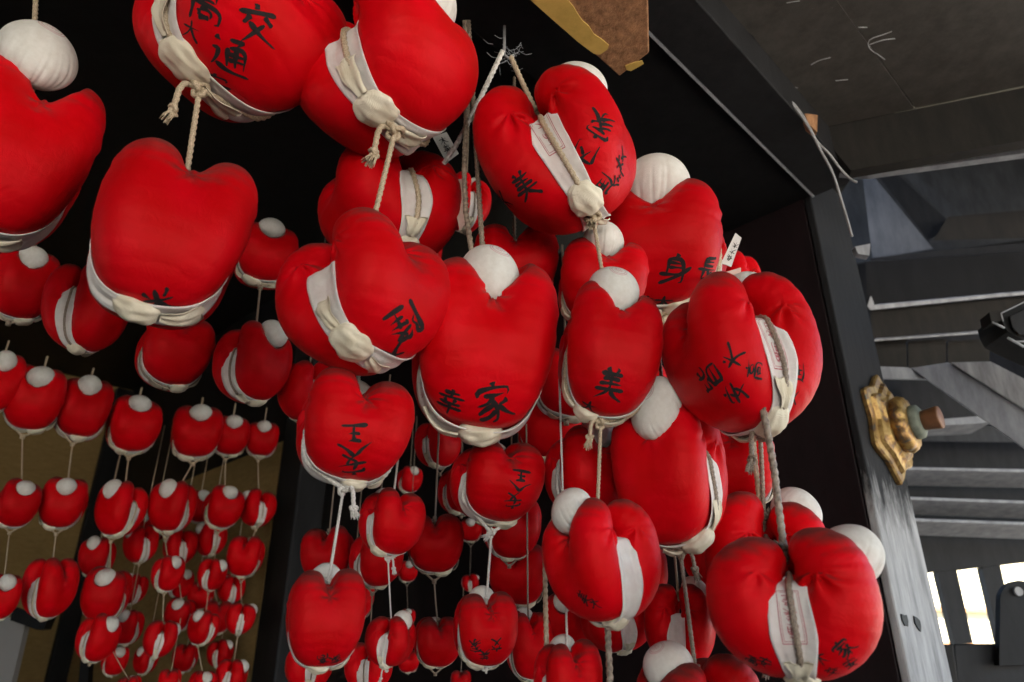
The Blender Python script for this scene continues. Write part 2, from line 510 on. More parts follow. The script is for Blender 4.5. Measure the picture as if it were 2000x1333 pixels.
class Band:
    """the white sash: a strip round the waist in the plane y=0"""
    def __init__(self, body, seed):
        r = random.Random(seed)
        self.th = np.radians(np.arange(-226, 47, 3.0))
        def march(v):
            d = np.stack([np.cos(self.th), np.zeros_like(self.th), np.sin(self.th)], 1)
            R = np.full(len(self.th), .66)
            for _ in range(40):
                P = d * R[:, None]; P[:, 1] = v
                R = np.maximum(.1, R - .7 * np.clip(body.f(P), -.05, .1))
            return R
        self.vg = np.linspace(-.17, .17, 15)
        self.RB = np.stack([march(v) for v in self.vg], 1)
        R = .5 * (np.maximum(march(.06), march(-.06)) + np.maximum(march(.09), march(-.09)))
        R = np.where(self.th > 0, R - .1 * self.th, R); R = np.where(self.th < -np.pi, R + .1 * (self.th + np.pi), R)
        for _ in range(6):
            R[1:-1] = .25 * R[:-2] + .5 * R[1:-1] + .25 * R[2:]
        self.R = R
        self.ph = [r.uniform(0, 6) for _ in range(6)]
        self.kn = math.radians((-105, -74, -86, -106, -72, -100, -108)[(seed - 40) % 7])
    def rad(self, th): return np.interp(th, self.th, self.R)
    def hw(self, th):
        d = abs(th - self.kn)
        return (.085 + .055 * min(1, d / .75)) * (1 + .06 * math.sin(5 * th + self.ph[0]))
    def p(self, th, u, off=0.0):
        """u in -1..1 across"""
        w = self.hw(th)
        v = u * w + .012 * math.sin(2.3 * th + self.ph[1])
        fold = .008 * math.sin(4.0 * u + 1.8 * math.sin(1.7 * th + self.ph[2])) * (1 - .5 * abs(u)) \
            + .0035 * math.sin(11 * u + 5 * th + self.ph[3]) * (.5 + .5 * math.sin(2.3 * th + self.ph[5])) + .002 * math.sin(9 * th + 5 * u + self.ph[4])
        R = float(self.rad(th)) + .008 + .3 * v * v + fold
        i = (th - self.th[0]) / (self.th[1] - self.th[0]); i0 = int(min(max(i, 0), len(self.th) - 2)); fi = min(max(i - i0, 0), 1)
        j = (v - self.vg[0]) / (self.vg[1] - self.vg[0]); j0 = int(min(max(j, 0), len(self.vg) - 2)); fj = min(max(j - j0, 0), 1)
        g = self.RB
        RBv = (g[i0, j0] * (1 - fj) + g[i0, j0 + 1] * fj) * (1 - fi) + (g[i0 + 1, j0] * (1 - fj) + g[i0 + 1, j0 + 1] * fj) * fi
        dl = RBv + .010 + .3 * max(0, fold) - R
        up = max(th, -math.pi - th)           # how far above the waist
        if dl > 0: R += dl * min(1, max(0, 1.6 - dl / .06)) * min(1, max(0, 1 - (up + .15) / .3))
        R -= .55 * max(0, up - .12) ** 1.3
        R += off
        return np.array([math.cos(th) * R, v, math.sin(th) * R])
    def mesh(self, lod=0):
        nt = 130 if lod == 0 else 34; nu = 17 if lod == 0 else 6
        ths = np.linspace(self.th[0], self.th[-1], nt); us = np.linspace(-1, 1, nu)
        top = [self.p(t, u, .004) for t in ths for u in us]
        bot = [self.p(t, u, -.004) for t in ths for u in us]
        fs = []; n = nt * nu
        for i in range(nt - 1):
            for j in range(nu - 1):
                a = i * nu + j
                fs.append((a, a + nu, a + nu + 1, a + 1))
                fs.append((n + a, n + a + 1, n + a + nu + 1, n + a + nu))
            for a, s in ((i * nu, 1), (i * nu + nu - 1, -1)):
                q = (a, n + a, n + a + nu, a + nu)
                fs.append(q if s > 0 else q[::-1])
        me = mesh_data('sash', top + bot, fs, M['sash'], True)
        uvl = me.uv_layers.new(name='UVMap')
        L = (ths - ths[0]) * .45
        co = [(us[k % nu] * .12, L[(k % n) // nu]) for k in range(2 * n)]
        vi = np.empty(len(me.loops), dtype=np.int32); me.loops.foreach_get('vertex_index', vi)
        uvl.data.foreach_set('uv', np.array(co)[vi].ravel())
        return me

def head_mesh(seed, lod=0):
    r = random.Random(seed)
    nu, nv = (160, 72) if lod == 0 else (28, 18)
    ph = [r.uniform(0, 6) for _ in range(8)]
    vs = []; fs = []
    for i in range(nv + 1):
        th = math.pi * i / nv                 # 0 = crown (+Z), pi = neck
        for j in range(nu):
            a = 2 * math.pi * j / nu
            t = th / math.pi
            pl = 0
            w = max(0, (t - .26) / .60)
            for q, n in enumerate((5, 9, 14)):
                c = math.cos(n * a + ph[q] + 1.1 * t * (1 if q % 2 else -1) + .8 * math.sin(2 * a + ph[q + 3]))
                pl += (max(0, c) ** 9) * (.060, .045, .030)[q] * (.35 + .65 * (.5 + .5 * math.sin((q + 1) * a + ph[q + 2] * 2)))
            rr = 1 - .0 - w ** 1.1 * pl * 1.9 * (1 - .35 * w)
            rr += .018 * math.sin(2 * a + ph[6]) * math.sin(th) + .012 * math.sin(3 * th + ph[7])
            zz = math.cos(th) * (1.0 if th < 1.57 else 1.06)
            vs.append((rr * math.sin(th) * math.cos(a), rr * math.sin(th) * math.sin(a), rr * zz * .97))
    for i in range(nv):
        for j in range(nu):
            k = (j + 1) % nu
            fs.append((i * nu + j, (i + 1) * nu + j, (i + 1) * nu + k, i * nu + k))
    return mesh_data('head', vs, fs, M['head'], True)

def sash_knot_mesh(band, seed, lod=0):
    r = random.Random(seed)
    th0 = band.kn; mb = MB()
    c = band.p(th0, 0, .012)
    rad = np.array([math.cos(th0), 0, math.sin(th0)]); tan = np.array([-math.sin(th0), 0, math.cos(th0)])
    ax = np.array([0, 1., 0])
    nu, nv = (40, 22) if lod == 0 else (14, 9)
    ph = [r.uniform(0, 6) for _ in range(6)]
    L, W, H = .150 * r.uniform(.85, 1.15), .118 * r.uniform(.9, 1.1), .066
    skew = r.uniform(-.35, .35)
    vs = []
    for i in range(nv + 1):
        t = -1 + 2 * i / nv
        prof = (1 - abs(t) ** 2.4) ** .5 * .72 + .28
        for j in range(nu):
            a = 2 * math.pi * j / nu
            w = 1 + .07 * math.sin(5 * a + ph[0] + 2 * t) + .05 * math.sin(9 * a + ph[1] - 3 * t) + .05 * math.sin(7 * t + ph[2])
            x = W * prof * w * math.cos(a); y = H * prof * w * math.sin(a)
            vs.append(c + tan * (t * L + .25 * x * skew) + ax * (x + skew * .04 * t) + rad * (y - .03 * t * t))
    fs = []
    for i in range(nv):
        for j in range(nu):
            k = (j + 1) % nu
            fs.append((i * nu + j, i * nu + k, (i + 1) * nu + k, (i + 1) * nu + j))
    fs.append(tuple(range(nu))[::-1]); fs.append(tuple(nv * nu + j for j in range(nu)))
    mb.add(vs, fs)
    # loose tails
    for sgn in ((1, -1) if r.random() < .6 else (r.choice((-1, 1)),)):
        n, m = (16, 7) if lod == 0 else (6, 3)
        Lt = r.uniform(.12, .22); vs = []
        side = r.uniform(-.6, .6)
        for lay in (0.0, .007):
            for i in range(n):
                s = i / (n - 1)
                for j in range(m):
                    u = -1 + 2 * j / (m - 1)
                    wd = (.035 + .05 * s) * (1 + .1 * math.sin(9 * s + ph[3]))
                    fold = .012 * math.sin(5 * u + ph[4] + 3 * s)
                    th = th0 + sgn * (L * .8 + s * Lt) / .5
                    b = band.p(th, 0, .03 - .018 * s + .02 * math.sin(3 * s))
                    rr = np.array([math.cos(th), 0, math.sin(th)])
                    vs.append(b + ax * (u * wd + side * s * .09) + rr * (fold + lay + .01 * s)
                              + tan * sgn * (.02 * u * s * math.sin(ph[5]) + (.010 * math.sin(4 * u + ph[2]) if i == n - 1 else 0)))
        fs = []; q = n * m
        for i in range(n - 1):
            for j in range(m - 1):
                a = i * m + j
                fs += [(a, a + m, a + m + 1, a + 1), (q + a, q + a + 1, q + a + m + 1, q + a + m)]
            for a in (i * m, i * m + m - 1):
                fs.append((a, q + a, q + a + m, a + m))
        for j in range(m - 1):
            a = (n - 1) * m + j; fs.append((a, a + 1, q + a + 1, q + a))
        mb.add(vs, fs)
    me = mesh_data('sash_knot', mb.v, mb.f, M['knot'], True)
    uvl = me.uv_layers.new(name='UVMap')
    vi = np.empty(len(me.loops), dtype=np.int32); me.loops.foreach_get('vertex_index', vi)
    V = np.array(me_co := [v.co[:] for v in me.vertices])
    uvl.data.foreach_set('uv', np.stack([V[:, 1], V[:, 0] + V[:, 2] * .3], 1)[vi].ravel())
    return me

# ------------------------------------------------------------------ brush writing
G = {
 'dai': [[(1,6.3),(9,6.7)],[(5,9.6),(4.8,6),(3.4,3),(1,.8)],[(5,6.2),(6.6,3),(9.4,.8)]],
 'inu': [[(1,6.3),(9,6.7)],[(5,9.6),(4.8,6),(3.4,3),(1,.8)],[(5,6.2),(6.6,3),(9.4,.8)],[(7.2,9),(8,8)]],
 'zen': [[(5,9.8),(3,7.6),(.4,5.8)],[(5,9.8),(7,7.6),(9.7,5.8)],[(3,5.3),(7,5.4)],[(3.2,3.1),(6.8,3.2)],[(1.4,.8),(8.7,.9)],[(5,5.3),(5,.9)]],
 'an': [[(5,9.9),(5,8.6)],[(1.3,6.7),(1.2,8.3),(8.8,8.4),(8.1,7)],[(4.7,7.5),(3.2,4.2),(5.5,2.3),(7.6,.5)],[(6.8,5),(5,2.5),(1.5,.5)],[(.5,4.8),(9.5,5.1)]],
 'kou': [[(5,9.9),(5,8.2)],[(.8,7.6),(9.3,7.9)],[(3.5,7),(1.8,5)],[(6.3,7),(8.3,5.2)],[(6.5,5.5),(4,2.5),(1,.5)],[(3.3,5.3),(6,2.4),(9.4,.4)]],
 'tsu': [[(1,9.3),(2,8.2)],[(.6,6.4),(2.2,6.5),(1.9,3.4),(.6,1.6)],[(1.4,2.6),(4,1),(9.7,.6)],[(4,9.3),(8.2,9.4),(6,8)],[(4.2,7.4),(4,2.2)],[(4.2,7.4),(8.4,7.5),(8.2,2.2)],[(4.2,5.8),(8.3,5.8)],[(4.2,4.2),(8.3,4.2)],[(6.2,7.4),(6.1,2)]],
 'ie': [[(5,10),(5,8.8)],[(1.2,7),(1.1,8.6),(9,8.7),(8.3,7.2)],[(2.6,7.1),(7.5,7.2)],[(5.2,7.1),(3.5,5.5),(1.2,4.7)],[(4.2,6.1),(5.8,4.2),(5.6,1),(4.2,.5)],[(5,5),(3.2,3.6),(1,2.7)],[(5.5,3.6),(3.5,2),(1,.9)],[(8,6),(6,4.8)],[(6,4.8),(7.5,2.8),(9.5,1.4)]],
 'nai': [[(1.5,7),(1.5,.6)],[(1.5,7),(8.5,7.1),(8.4,1.2),(7.3,1.1)],[(5,9.7),(4.8,6),(2.9,3.1)],[(5,5.7),(7,3.4)]],
 'mi': [[(5.4,9.9),(4.4,8.6)],[(3,8.5),(2.8,3.8)],[(3,8.5),(7.2,8.6),(7,1),(5.9,1.3)],[(3,7),(7,7)],[(3,5.5),(7,5.5)],[(.6,3.7),(4,3.5),(7,3.9)],[(9.2,6),(5.6,2.9),(1,.5)]],
 'naga': [[(3,9.5),(3,5)],[(3,9.5),(8,9.7)],[(3,8),(7.4,8)],[(3,6.6),(7.4,6.6)],[(.6,4.9),(9.4,5.1)],[(3,5),(3,1.1),(5,2.2)],[(7.8,4.2),(6,3.2)],[(4.6,5),(6.3,2.5),(9.4,.6)]],
 'bi': [[(3.2,9.9),(4,8.7)],[(6.9,10),(6,8.7)],[(1.5,8.2),(8.5,8.4)],[(2.2,6.7),(7.8,6.8)],[(1.5,5.1),(8.5,5.4)],[(5,8.2),(5,5.2)],[(.3,3.5),(9.6,3.9)],[(5,5.1),(4.6,3),(.8,.4)],[(5,3.6),(6.6,2),(9.5,.4)]],
 'ki': [[(1,7),(9,7.2)],[(5,9.9),(5,.3)],[(5,7),(3.4,4),(.8,2)],[(5,7),(6.8,4),(9.5,1.9)]],
 'sachi': [[(2.5,8.6),(7.5,8.8)],[(5,9.9),(5,7.2)],[(.8,7),(9.2,7.3)],[(3.3,6.5),(4,5.4)],[(6.8,6.7),(6,5.4)],[(1.8,5),(8.2,5.2)],[(1,3.1),(9,3.4)],[(5,5.1),(5,.1)]],
 'kai': [[(1.2,9.4),(1.2,.6)],[(1.2,9.4),(4.2,9.4),(4.2,6.6)],[(1.2,8),(4.2,8)],[(1.2,6.6),(4.2,6.6)],[(5.8,6.6),(5.8,9.4),(8.8,9.4),(8.8,.8),(7.8,1.2)],[(5.8,8),(8.8,8)],[(5.8,6.6),(8.8,6.6)],[(3,5.2),(7,5.2)],[(2.4,3.4),(7.6,3.4)],[(4,5.2),(3.8,3),(2.6,1.4)],[(6,5.2),(6,1.2)]],
 'ryu': [[(1.2,9.4),(1.2,.4)],[(1.2,9.3),(3.2,9.2),(2.2,7),(3.4,5.4),(2,4.4)],[(5.6,9.8),(4,7.6)],[(5.2,9),(8.4,9),(6.4,7),(3.8,5.9)],[(5.4,8),(7,6.6),(9.5,5.8)],[(5,5.4),(4.2,4)],[(4.6,4.7),(8.8,4.8)],[(4.8,3),(8.4,3.1)],[(3.6,.8),(9.7,.9)],[(6.6,5.6),(6.6,.9)]],
 'mina': [[(1.8,9.6),(1.6,6)],[(1.8,8),(4,8.2)],[(1.6,6),(4.4,6.6)],[(8.2,9),(6,8)],[(6,9.8),(6,6),(8.8,6),(9,7)],[(5,5.6),(4,4.8)],[(2.4,4.6),(2.4,.4)],[(2.4,4.6),(7.6,4.7),(7.6,.4)],[(2.4,2.6),(7.6,2.6)],[(2.4,.6),(7.6,.6)]],
 'kome': [[(5,9.8),(5,.4)],[(1,6),(9,6.1)],[(2,9),(3.5,7)],[(8.3,9.2),(6.6,7)],[(4.8,6),(3,3),(.8,1.4)],[(5.2,6),(7,3),(9.4,1.4)]],
 'taka': [[(5,9.9),(5,8.8)],[(1,8.5),(9,8.7)],[(3.2,7.6),(3.2,5.8)],[(3.2,7.6),(6.8,7.6),(6.8,5.8)],[(3.2,5.9),(6.8,5.9)],[(1.4,4.8),(1.4,.4)],[(1.4,4.8),(8.6,4.9),(8.5,.8),(7.6,1)],[(3.4,3.4),(3.4,1.6)],[(3.4,3.4),(6.4,3.4),(6.4,1.6)],[(3.4,1.7),(6.4,1.7)]],
}

def stroke_rows(pts, w, r, n=12):
    """centre points with half width in glyph units"""
    p = smoothline([np.array([x, y, 0.]) for x, y in pts], 2 if len(pts) > 2 else 0)
    p = resample(p, np.linalg.norm(np.diff(p, axis=0), axis=1).sum() / n)
    k = len(p)
    out = []
    bow = r.uniform(-.25, .25)
    T = np.gradient(p, axis=0); T /= np.linalg.norm(T, axis=1)[:, None] + 1e-9
    a0, a1 = r.uniform(.9, 1.25), r.choice((.25, .5, .9))
    for i in range(k):
        s = i / (k - 1)
        ww = w * (a0 * (1 - s) + a1 * s + .12 * math.sin(7 * s + bow * 9)) * min(1, .35 + 6 * s, .2 + 7 * (1 - s) + a1 * .3)
        nrm = np.array([-T[i][1], T[i][0]])
        c = p[i][:2] + nrm * bow * math.sin(math.pi * s)
        out.append((c, nrm, ww))
    return out

def glyph_geo(name, place, r, w=.52):
    """place(x, y) with x, y in -.5..+.5 returns a point or None"""
    mb = MB()
    for st in G[name]:
        st = [(x + r.uniform(-.25, .25), y + r.uniform(-.25, .25)) for x, y in st]
        rows = stroke_rows(st, w, r)
        prev = None
        for c, nrm, ww in rows:
            q = [place((c[0] + nrm[0] * ww * u) / 10 - .5, (c[1] + nrm[1] * ww * u) / 10 - .5) for u in (-1, 0, 1)]
            if any(x is None for x in q): prev = None; continue
            if prev is not None:
                mb.add(prev + q, [(0, 3, 4, 1), (1, 4, 5, 2)])
            prev = q
    return mb
# ------------------------------------------------------------------ shared charm meshes
rng = random.Random(11)
NV = 7
HI, LO = [], []
for i in range(NV):
    b = Body(20 + i, sh=((.20, .05), (.18, .08), (.05, .25), (.16, .10), (.24, .02), (.20, .06), (.12, .10))[i])
    v, f = surface_nets(b, 66)
    bd = Band(b, 40 + i)
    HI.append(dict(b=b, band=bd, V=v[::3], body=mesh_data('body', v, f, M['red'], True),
                   bvh=BVHTree.FromPolygons([tuple(p) for p in v], [tuple(q) for q in f]),
                   sash=bd.mesh(0), head=head_mesh(i, 0), knot=sash_knot_mesh(bd, i, 0)))
    if i < 4:
        b = Body(20 + i, HEADF, HEADRF, (.30, .12)); bd = Band(b, 40 + i)
        v, f = surface_nets(b, 30)
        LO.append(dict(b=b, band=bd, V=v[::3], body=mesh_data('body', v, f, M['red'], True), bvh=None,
                       sash=bd.mesh(1), head=head_mesh(i, 1), knot=sash_knot_mesh(bd, i, 1)))

CH = {}
GROUPS = {'near': 'red charms in the near cluster', 'far': 'small red charms along the far wall', 'back': 'out of focus charms behind the near cluster'}

def charm(key, px, py, W, Y, yaw=0, roll=0, pitch=0, v=0, far=False, up=None, down=.06, cord='cord', head=0,
          label='', group='near', hz=0.0, tuft=True, knot=True, drop=None, bb=None, hy=0.0, hs=1.0, hx=0.0, loop=True):
    if far: yaw += rng.uniform(-6, 6); roll += rng.uniform(-5, 5); pitch += rng.uniform(-6, 6)
    """one hanging charm; px,py = centre, W = width seen in the photograph, Y = distance in front of the camera;
    bb = the body's extent in the photograph (used to find its real size)"""
    kit = (LO if far else HI)[v % (4 if far else NV)]
    if bb is None: bb = (px - W / 2, py - W * .52, px + W / 2, py + W * .52)
    tx, ty, tw, th_ = (bb[0] + bb[2]) / 2, (bb[1] + bb[3]) / 2, bb[2] - bb[0], bb[3] - bb[1]
    V = kit['V']; D = Dz = tw * depth_of(tx, ty, Y) / F; qx, qy = tx, ty
    for it in range(7):
        c = at(qx, qy, Y)
        R = np.array(Matrix.Rotation(math.radians(-roll), 3, 'Y') @ Matrix.Rotation(math.radians(pitch), 3, 'X') @
            Matrix.Rotation(math.radians(yaw) - math.atan2(c[0], c[1]), 3, 'Z'))
        Rn = R @ np.diag([D, D, Dz])
        Q = c + V @ Rn.T - CAM
        zz = Q[:, 1] * CP + Q[:, 2] * SP
        X = 1000 + F * Q[:, 0] / zz; Yp = 666.5 - F * (-Q[:, 1] * SP + Q[:, 2] * CP) / zz
        x0, x1, y0, y1 = X.min(), X.max(), Yp.min(), Yp.max()
        qx += tx - (x0 + x1) / 2; qy += ty - (y0 + y1) / 2
        D *= (tw / (x1 - x0)) ** .9; Dz *= (th_ / (y1 - y0)) ** .9
        Dz = min(max(Dz, .84 * D), 1.35 * D)
    c = at(qx, qy, Y); Rn = R @ np.diag([D, D, Dz])
    root = empty('hanging_charm', c)
    root.matrix_world = Matrix.Translation(Vector(c)) @ Matrix(Rn.tolist()).to_4x4()
    tag(root, label, 'charm', GROUPS[group])
    body = link('body', kit['body'], root)
    sash = link('sash', kit['sash'], root)
    if knot: link('sash_knot', kit['knot'], root)
    h = link('head', kit['head'], root)
    hc = (HEADF if far else HEADC) + np.array([rng.uniform(-.02, .02) + hx, rng.uniform(-.02, .03) + hy, rng.uniform(-.01, .02) + hz])
    h.location = hc; h.scale = (HEADRF * 1.02, HEADRF * 1.02, HEADRF * .9) if far else (HEADR * hs, HEADR * hs, HEADR * hs * D / Dz)
    h.rotation_euler = (math.radians(30 + head + rng.uniform(-8, 8)), rng.uniform(-.15, .15), rng.uniform(-.3, .3))
    loc2w = lambda p: c + Rn @ np.array(p, float)
    w2loc = lambda P: (np.array(P) - c) @ np.linalg.inv(Rn).T
    rr = min(.0060, D * .020)
    lod = 2 if far else 0
    # cord running along the sash and meeting under the charm
    bd = kit['band']
    zb = -float(bd.rad(-math.pi / 2)) - .01
    dl = down if drop is None else drop
    ko = np.array([rng.uniform(-.03, .03), 0, zb - .015 - dl])
    a0 = math.acos(min(.97, abs(zb) / (abs(zb) + dl + .02))) + .12
    bot = loc2w(ko) 
    bot = loc2w((ko[0], 0, ko[2]))
    geo = MB()
    for s in ((-1, 1) if loop else ()):
        pts = [loc2w(bd.p(-math.pi / 2 + s * t, .0 + .12 * s, rr / D * .9)) for t in np.linspace(2.05, a0, 26)] + [bot]
        pts = [loc2w((.10 * s, 0, .18))] + pts
        geo.add(*rope_geo(smoothline(pts, 1), rr, lod if far else 0))
    kk = rr * 2.9
    if not loop: pass
    elif not far:
        geo.add(*rope_geo(np.r_[knot_pts(bot, kk, rng), knot_pts(bot, kk, rng)[:1]], rr * .85, 1))
    else:
        geo.add(*rope_geo([bot + [0, 0, kk * .7], bot + [0, 0, 0], bot - [0, 0, kk * .7]], rr * 2.2, 2))
    cm = M[cord]
    if loop:
        me = mesh_data('cord_loop', w2loc(geo.v), geo.f, cm, True)
        link('cord_loop', me, root)
    if loop and tuft and not far:
        d = np.array([rng.uniform(-1, 1), rng.uniform(-1, -.2), rng.uniform(-.9, .2)])
        d /= np.linalg.norm(d)
        p = bot + d * kk * .6
        if rng.random() < .6:      # loose end of the cord dangling from the knot
            sd = rng.choice((-1, 1)); q = bot + np.array([sd * rr * 6, -rr * 2, -rr * rng.uniform(7, 12)])
            g0 = MB(); g0.add(*rope_geo(smoothline([bot, bot + [sd * rr * 5, -rr * 3, rr * 1], q], 2), rr * .9, 0))
            g0.add(*rope_geo(np.r_[knot_pts(q, kk * .6, rng), knot_pts(q, kk * .6, rng)[:1]], rr * .7, 1))
            link('cord_tail', mesh_data('cord_tail', w2loc(g0.v), g0.f, cm, True), root)
            p = q; d = np.array([sd * .3, -.1, -1.])
        tv, tf = tassel_geo(p, d, rr * rng.uniform(4.5, 6.5), rr * 1.9, rng)
        g2 = MB(); g2.add(tv, tf)
        link('frayed_end', mesh_data('frayed_end', w2loc(g2.v), g2.f, cm, False), root)
    # hanging cord up to what the charm hangs from
    top = loc2w((0, 0, .22))
    if up is None: tgt = top + np.array([0, 0, .3])
    elif isinstance(up, str): tgt = CH[up]['bot']
    elif isinstance(up, (int, float)): tgt = top + np.array([0, 0, float(up)])
    else: tgt = np.array(up)
    ln = tgt - top
    pts = [top + ln * t + np.array([0, 0, -.004 * math.sin(3.14 * t)]) for t in np.linspace(0, 1, 5)]
    g3 = MB(); g3.add(*rope_geo(pts, rr, lod))
    if not far:
        kt = loc2w((0, .10 if math.cos(math.radians(yaw)) < -.6 else 0, .37)); u = ln / np.linalg.norm(ln)
        kt = top + u * max(.05 * D, np.dot(kt - top, u))
        g3.add(*rope_geo(np.r_[knot_pts(kt, kk * .85, rng), knot_pts(kt, kk * .85, rng)[:1]], rr * .85, 1))
        if tuft:
            d = np.array([rng.choice((-1, 1)) * rng.uniform(.5, 1), -.5, rng.uniform(-.1, .5)]); d /= np.linalg.norm(d)
            g3.add(*tassel_geo(kt + d * kk * .5, d, rr * rng.uniform(3.5, 5.5), rr * 1.8, rng))
    else:
        kt = loc2w((0, 0, .42)); g3.add(*rope_geo([kt + [0, 0, rr * 2], kt - [0, 0, rr * 2]], rr * 2.0, 2))
    link('hanging_cord', mesh_data('hanging_cord', w2loc(g3.v), g3.f, cm, True), root)
    CH[key] = dict(root=root, c=c, D=D, R=Rn, inv=np.linalg.inv(Rn), bot=bot, kit=kit, body=body, sash=sash, top=top, w2loc=w2loc, loc2w=loc2w)
    return root

def write(key, items, w=.62):
    """brush characters on the red cloth: (glyph, px, py, size px, rotation deg)"""
    C = CH[key]; r = random.Random(len(items) * 7 + int(abs(C['c'][0]) * 100))
    bvh = C['kit']['bvh']
    Y = C['c'][1]
    for g, px, py, size, rot in items:
        d = ray(px, py); o = C['inv'] @ (CAM - C['c']); dd = C['inv'] @ d; dd /= np.linalg.norm(dd)
        hit = bvh.ray_cast(Vector(o), Vector(dd))
        if hit[0] is None: print('write: no hit', key, g); continue
        p = np.array(hit[0]); n = np.array(hit[1])
        a = math.radians(rot)
        right = np.array([1., 0, 0]); upv = np.array([0, -SP, CP])
        X = C['inv'] @ (right * math.cos(a) + upv * math.sin(a)); X /= np.linalg.norm(X)
        X = X - n * X.dot(n); X /= np.linalg.norm(X); Yv = np.cross(n, X)
        sz = size * depth_of(px, py, Y) / F / C['D']
        def place(x, y):
            q = p + X * x * sz + Yv * y * sz + n * .12
            h = bvh.ray_cast(Vector(q), Vector(-n), .3)
            if h[0] is None: return None
            return np.array(h[0]) + np.array(h[1]) * .0035
        m = glyph_geo(g, place, r, w)
        if m.v: link('brush_character', mesh_data('brush_character', m.v, m.f, M['ink'], False), C['body'])

def stamp(key, th, chars=('ryu', 'kou', 'an'), h=.075, scale=1.0, u0=0.0):
    """pink frame with small characters printed on the sash round the angle th (degrees)"""
    C = CH[key]; bd = C['kit']['band']; mb = MB(); r = random.Random(5)
    th = math.radians(th)
    Rm = float(bd.rad(th)); hw = bd.hw(th)
    H = .34 * scale; W = .15 * scale           # local size of the frame
    def P(x, y): return bd.p(th + y / Rm, u0 + x / hw, .006)
    def line(a, b, w):
        a = np.array(a, float); b = np.array(b, float); t = b - a; L = np.linalg.norm(t); t /= L
        nn = np.array([-t[1], t[0]]) * w; prev = None
        for s in np.linspace(0, 1, 9):
            c = a + t * L * s; q = [P(*(c - nn)), P(*(c + nn))]
            if prev: mb.add(prev + q, [(0, 2, 3, 1)])
            prev = q
    for k, w in ((1, .0028), (.84, .0016)):
        x, y = W / 2 * k, H / 2 * (1 - (1 - k) * .45)
        for a, b in (((-x, -y), (x, -y)), ((x, -y), (x, y)), ((x, y), (-x, y)), ((-x, y), (-x, -y))): line(a, b, w)
    n = len(chars); s = H * .86 / n
    for i, g in enumerate(chars):
        cy = H * .43 - s * (i + .5)
        m = glyph_geo(g, lambda x, y: P(x * W * .62, cy + y * s * .86), r, .5)
        mb.add(m.v, m.f)
    link('stamp', mesh_data('stamp', mb.v, mb.f, M['stamp'], False), C['sash'])

def paper_tag(key, pxs, Y, chars=None, mat='paper', thick=.002):
    """a folded paper slip tied to a charm, given by its outline"""
    C = CH[key]
    P = [at(x, y, Y + dy) for x, y, dy in pxs]
    n = np.cross(P[1] - P[0], P[2] - P[0]); n /= np.linalg.norm(n)
    mb = MB(); mb.prism(P, n * thick)
    o = link('paper_tag', mesh_data('paper_tag', C['w2loc'](mb.v), mb.f, M[mat]), C['root'])
    if chars:
        if n[1] > 0: n = -n
        a, b_, c_, d_ = P[:4]
        m2 = MB(); r = random.Random(3)
        for i, g in enumerate(chars):
            k = len(chars)
            def place(x, y):
                s = .12 + (i + .5 - y) / k * .62; t = .5 + x * .62
                return a + (b_ - a) * t + (d_ - a) * s + n * .0022 if thick else None
            m = glyph_geo(g, place, r, .5); m2.add(m.v, m.f)
        link('writing', mesh_data('writing', C['w2loc'](m2.v), m2.f, M['ink']), o)
    return o
# ------------------------------------------------------------------ the near cluster
# beam from which the cords hang
DIR = np.array([.697, .717, 0])          # beams running towards the far right
PER = np.array([.717, -.697, 0])         # and the direction across them
ZB = 3.30

charm('a', 0, 0, 0, 1.18, bb=(-150, 75, 207, 512), loop=False, yaw=2, roll=0, pitch=-6, v=0, head=16, up=(at(72, -40, 1.18)), cord='cord', hz=.085, hx=-.15, hy=-.11, hs=1.18, tuft=False,
      label='large red charm cut by the left edge of the photo, big white head on top')
charm('b0', 0, 0, 0, 1.15, bb=(258, -150, 680, 228), yaw=212, roll=-14, pitch=-4, v=1, up=.3, cord='cord', down=.05,
      label='largest red charm at the top with brush writing, cream sash at its lower left')
charm('b1', 0, 0, 0, 1.15, bb=(168, 268, 504, 645), loop=False, yaw=182, roll=1, pitch=-13, v=2, up='b0', cord='cord', down=.0,
      label='plump heart shaped charm hung by a short cord below the largest one, cream knot')
charm('c0', 0, 0, 0, 1.22, bb=(566, -60, 935, 306), hz=-.1, hy=-.06, yaw=44, roll=12, pitch=-4, v=3, up=.3, cord='cord', down=.05,
      label='unwritten charm right of the largest one, wide folded sash and cream bulge at its left')
charm('c1', 0, 0, 0, 1.22, bb=(537, 405, 883, 735), loop=False, yaw=226, roll=12, pitch=-8, v=4, up='c0', cord='cord', down=.0, tuft=False,
      label='tilted red charm with sketchy writing low on its right, thick cream knot and tail below')
charm('e', 0, 0, 0, 1.50, bb=(620, 292, 905, 500), yaw=112, roll=10, pitch=-4, v=5, up=.4, cord='cord', down=.03,
      label='shaded red charm half hidden between the tilted charm below and the unwritten one above')
charm('f0', 0, 0, 0, 1.33, bb=(923, 125, 1243, 460), yaw=74, hy=-.08, hz=-.04, roll=22, pitch=0, v=6, up=at(998, 112, 1.33), cord='cord', down=.03,
      label='red charm under the beam end, covered in brush writing with a ribbed sash crossing diagonally')
charm('g', 0, 0, 0, 1.62, bb=(1160, 348, 1420, 625), yaw=-2, roll=-4, pitch=4, v=1, up=at(1215, 300, 1.75), cord='cord', head=-8, hz=.02, hs=1.12,
      label='wide red charm against the black wall, two characters in front, paper slips at its right')
charm('h', 0, 0, 0, 1.52, bb=(1090, 470, 1268, 640), yaw=8, roll=-8, pitch=4, v=0, up=.5, cord='cord', head=-8, hz=.04, hx=-.05,
      label='small red charm wedged behind, its white head just above another white head')
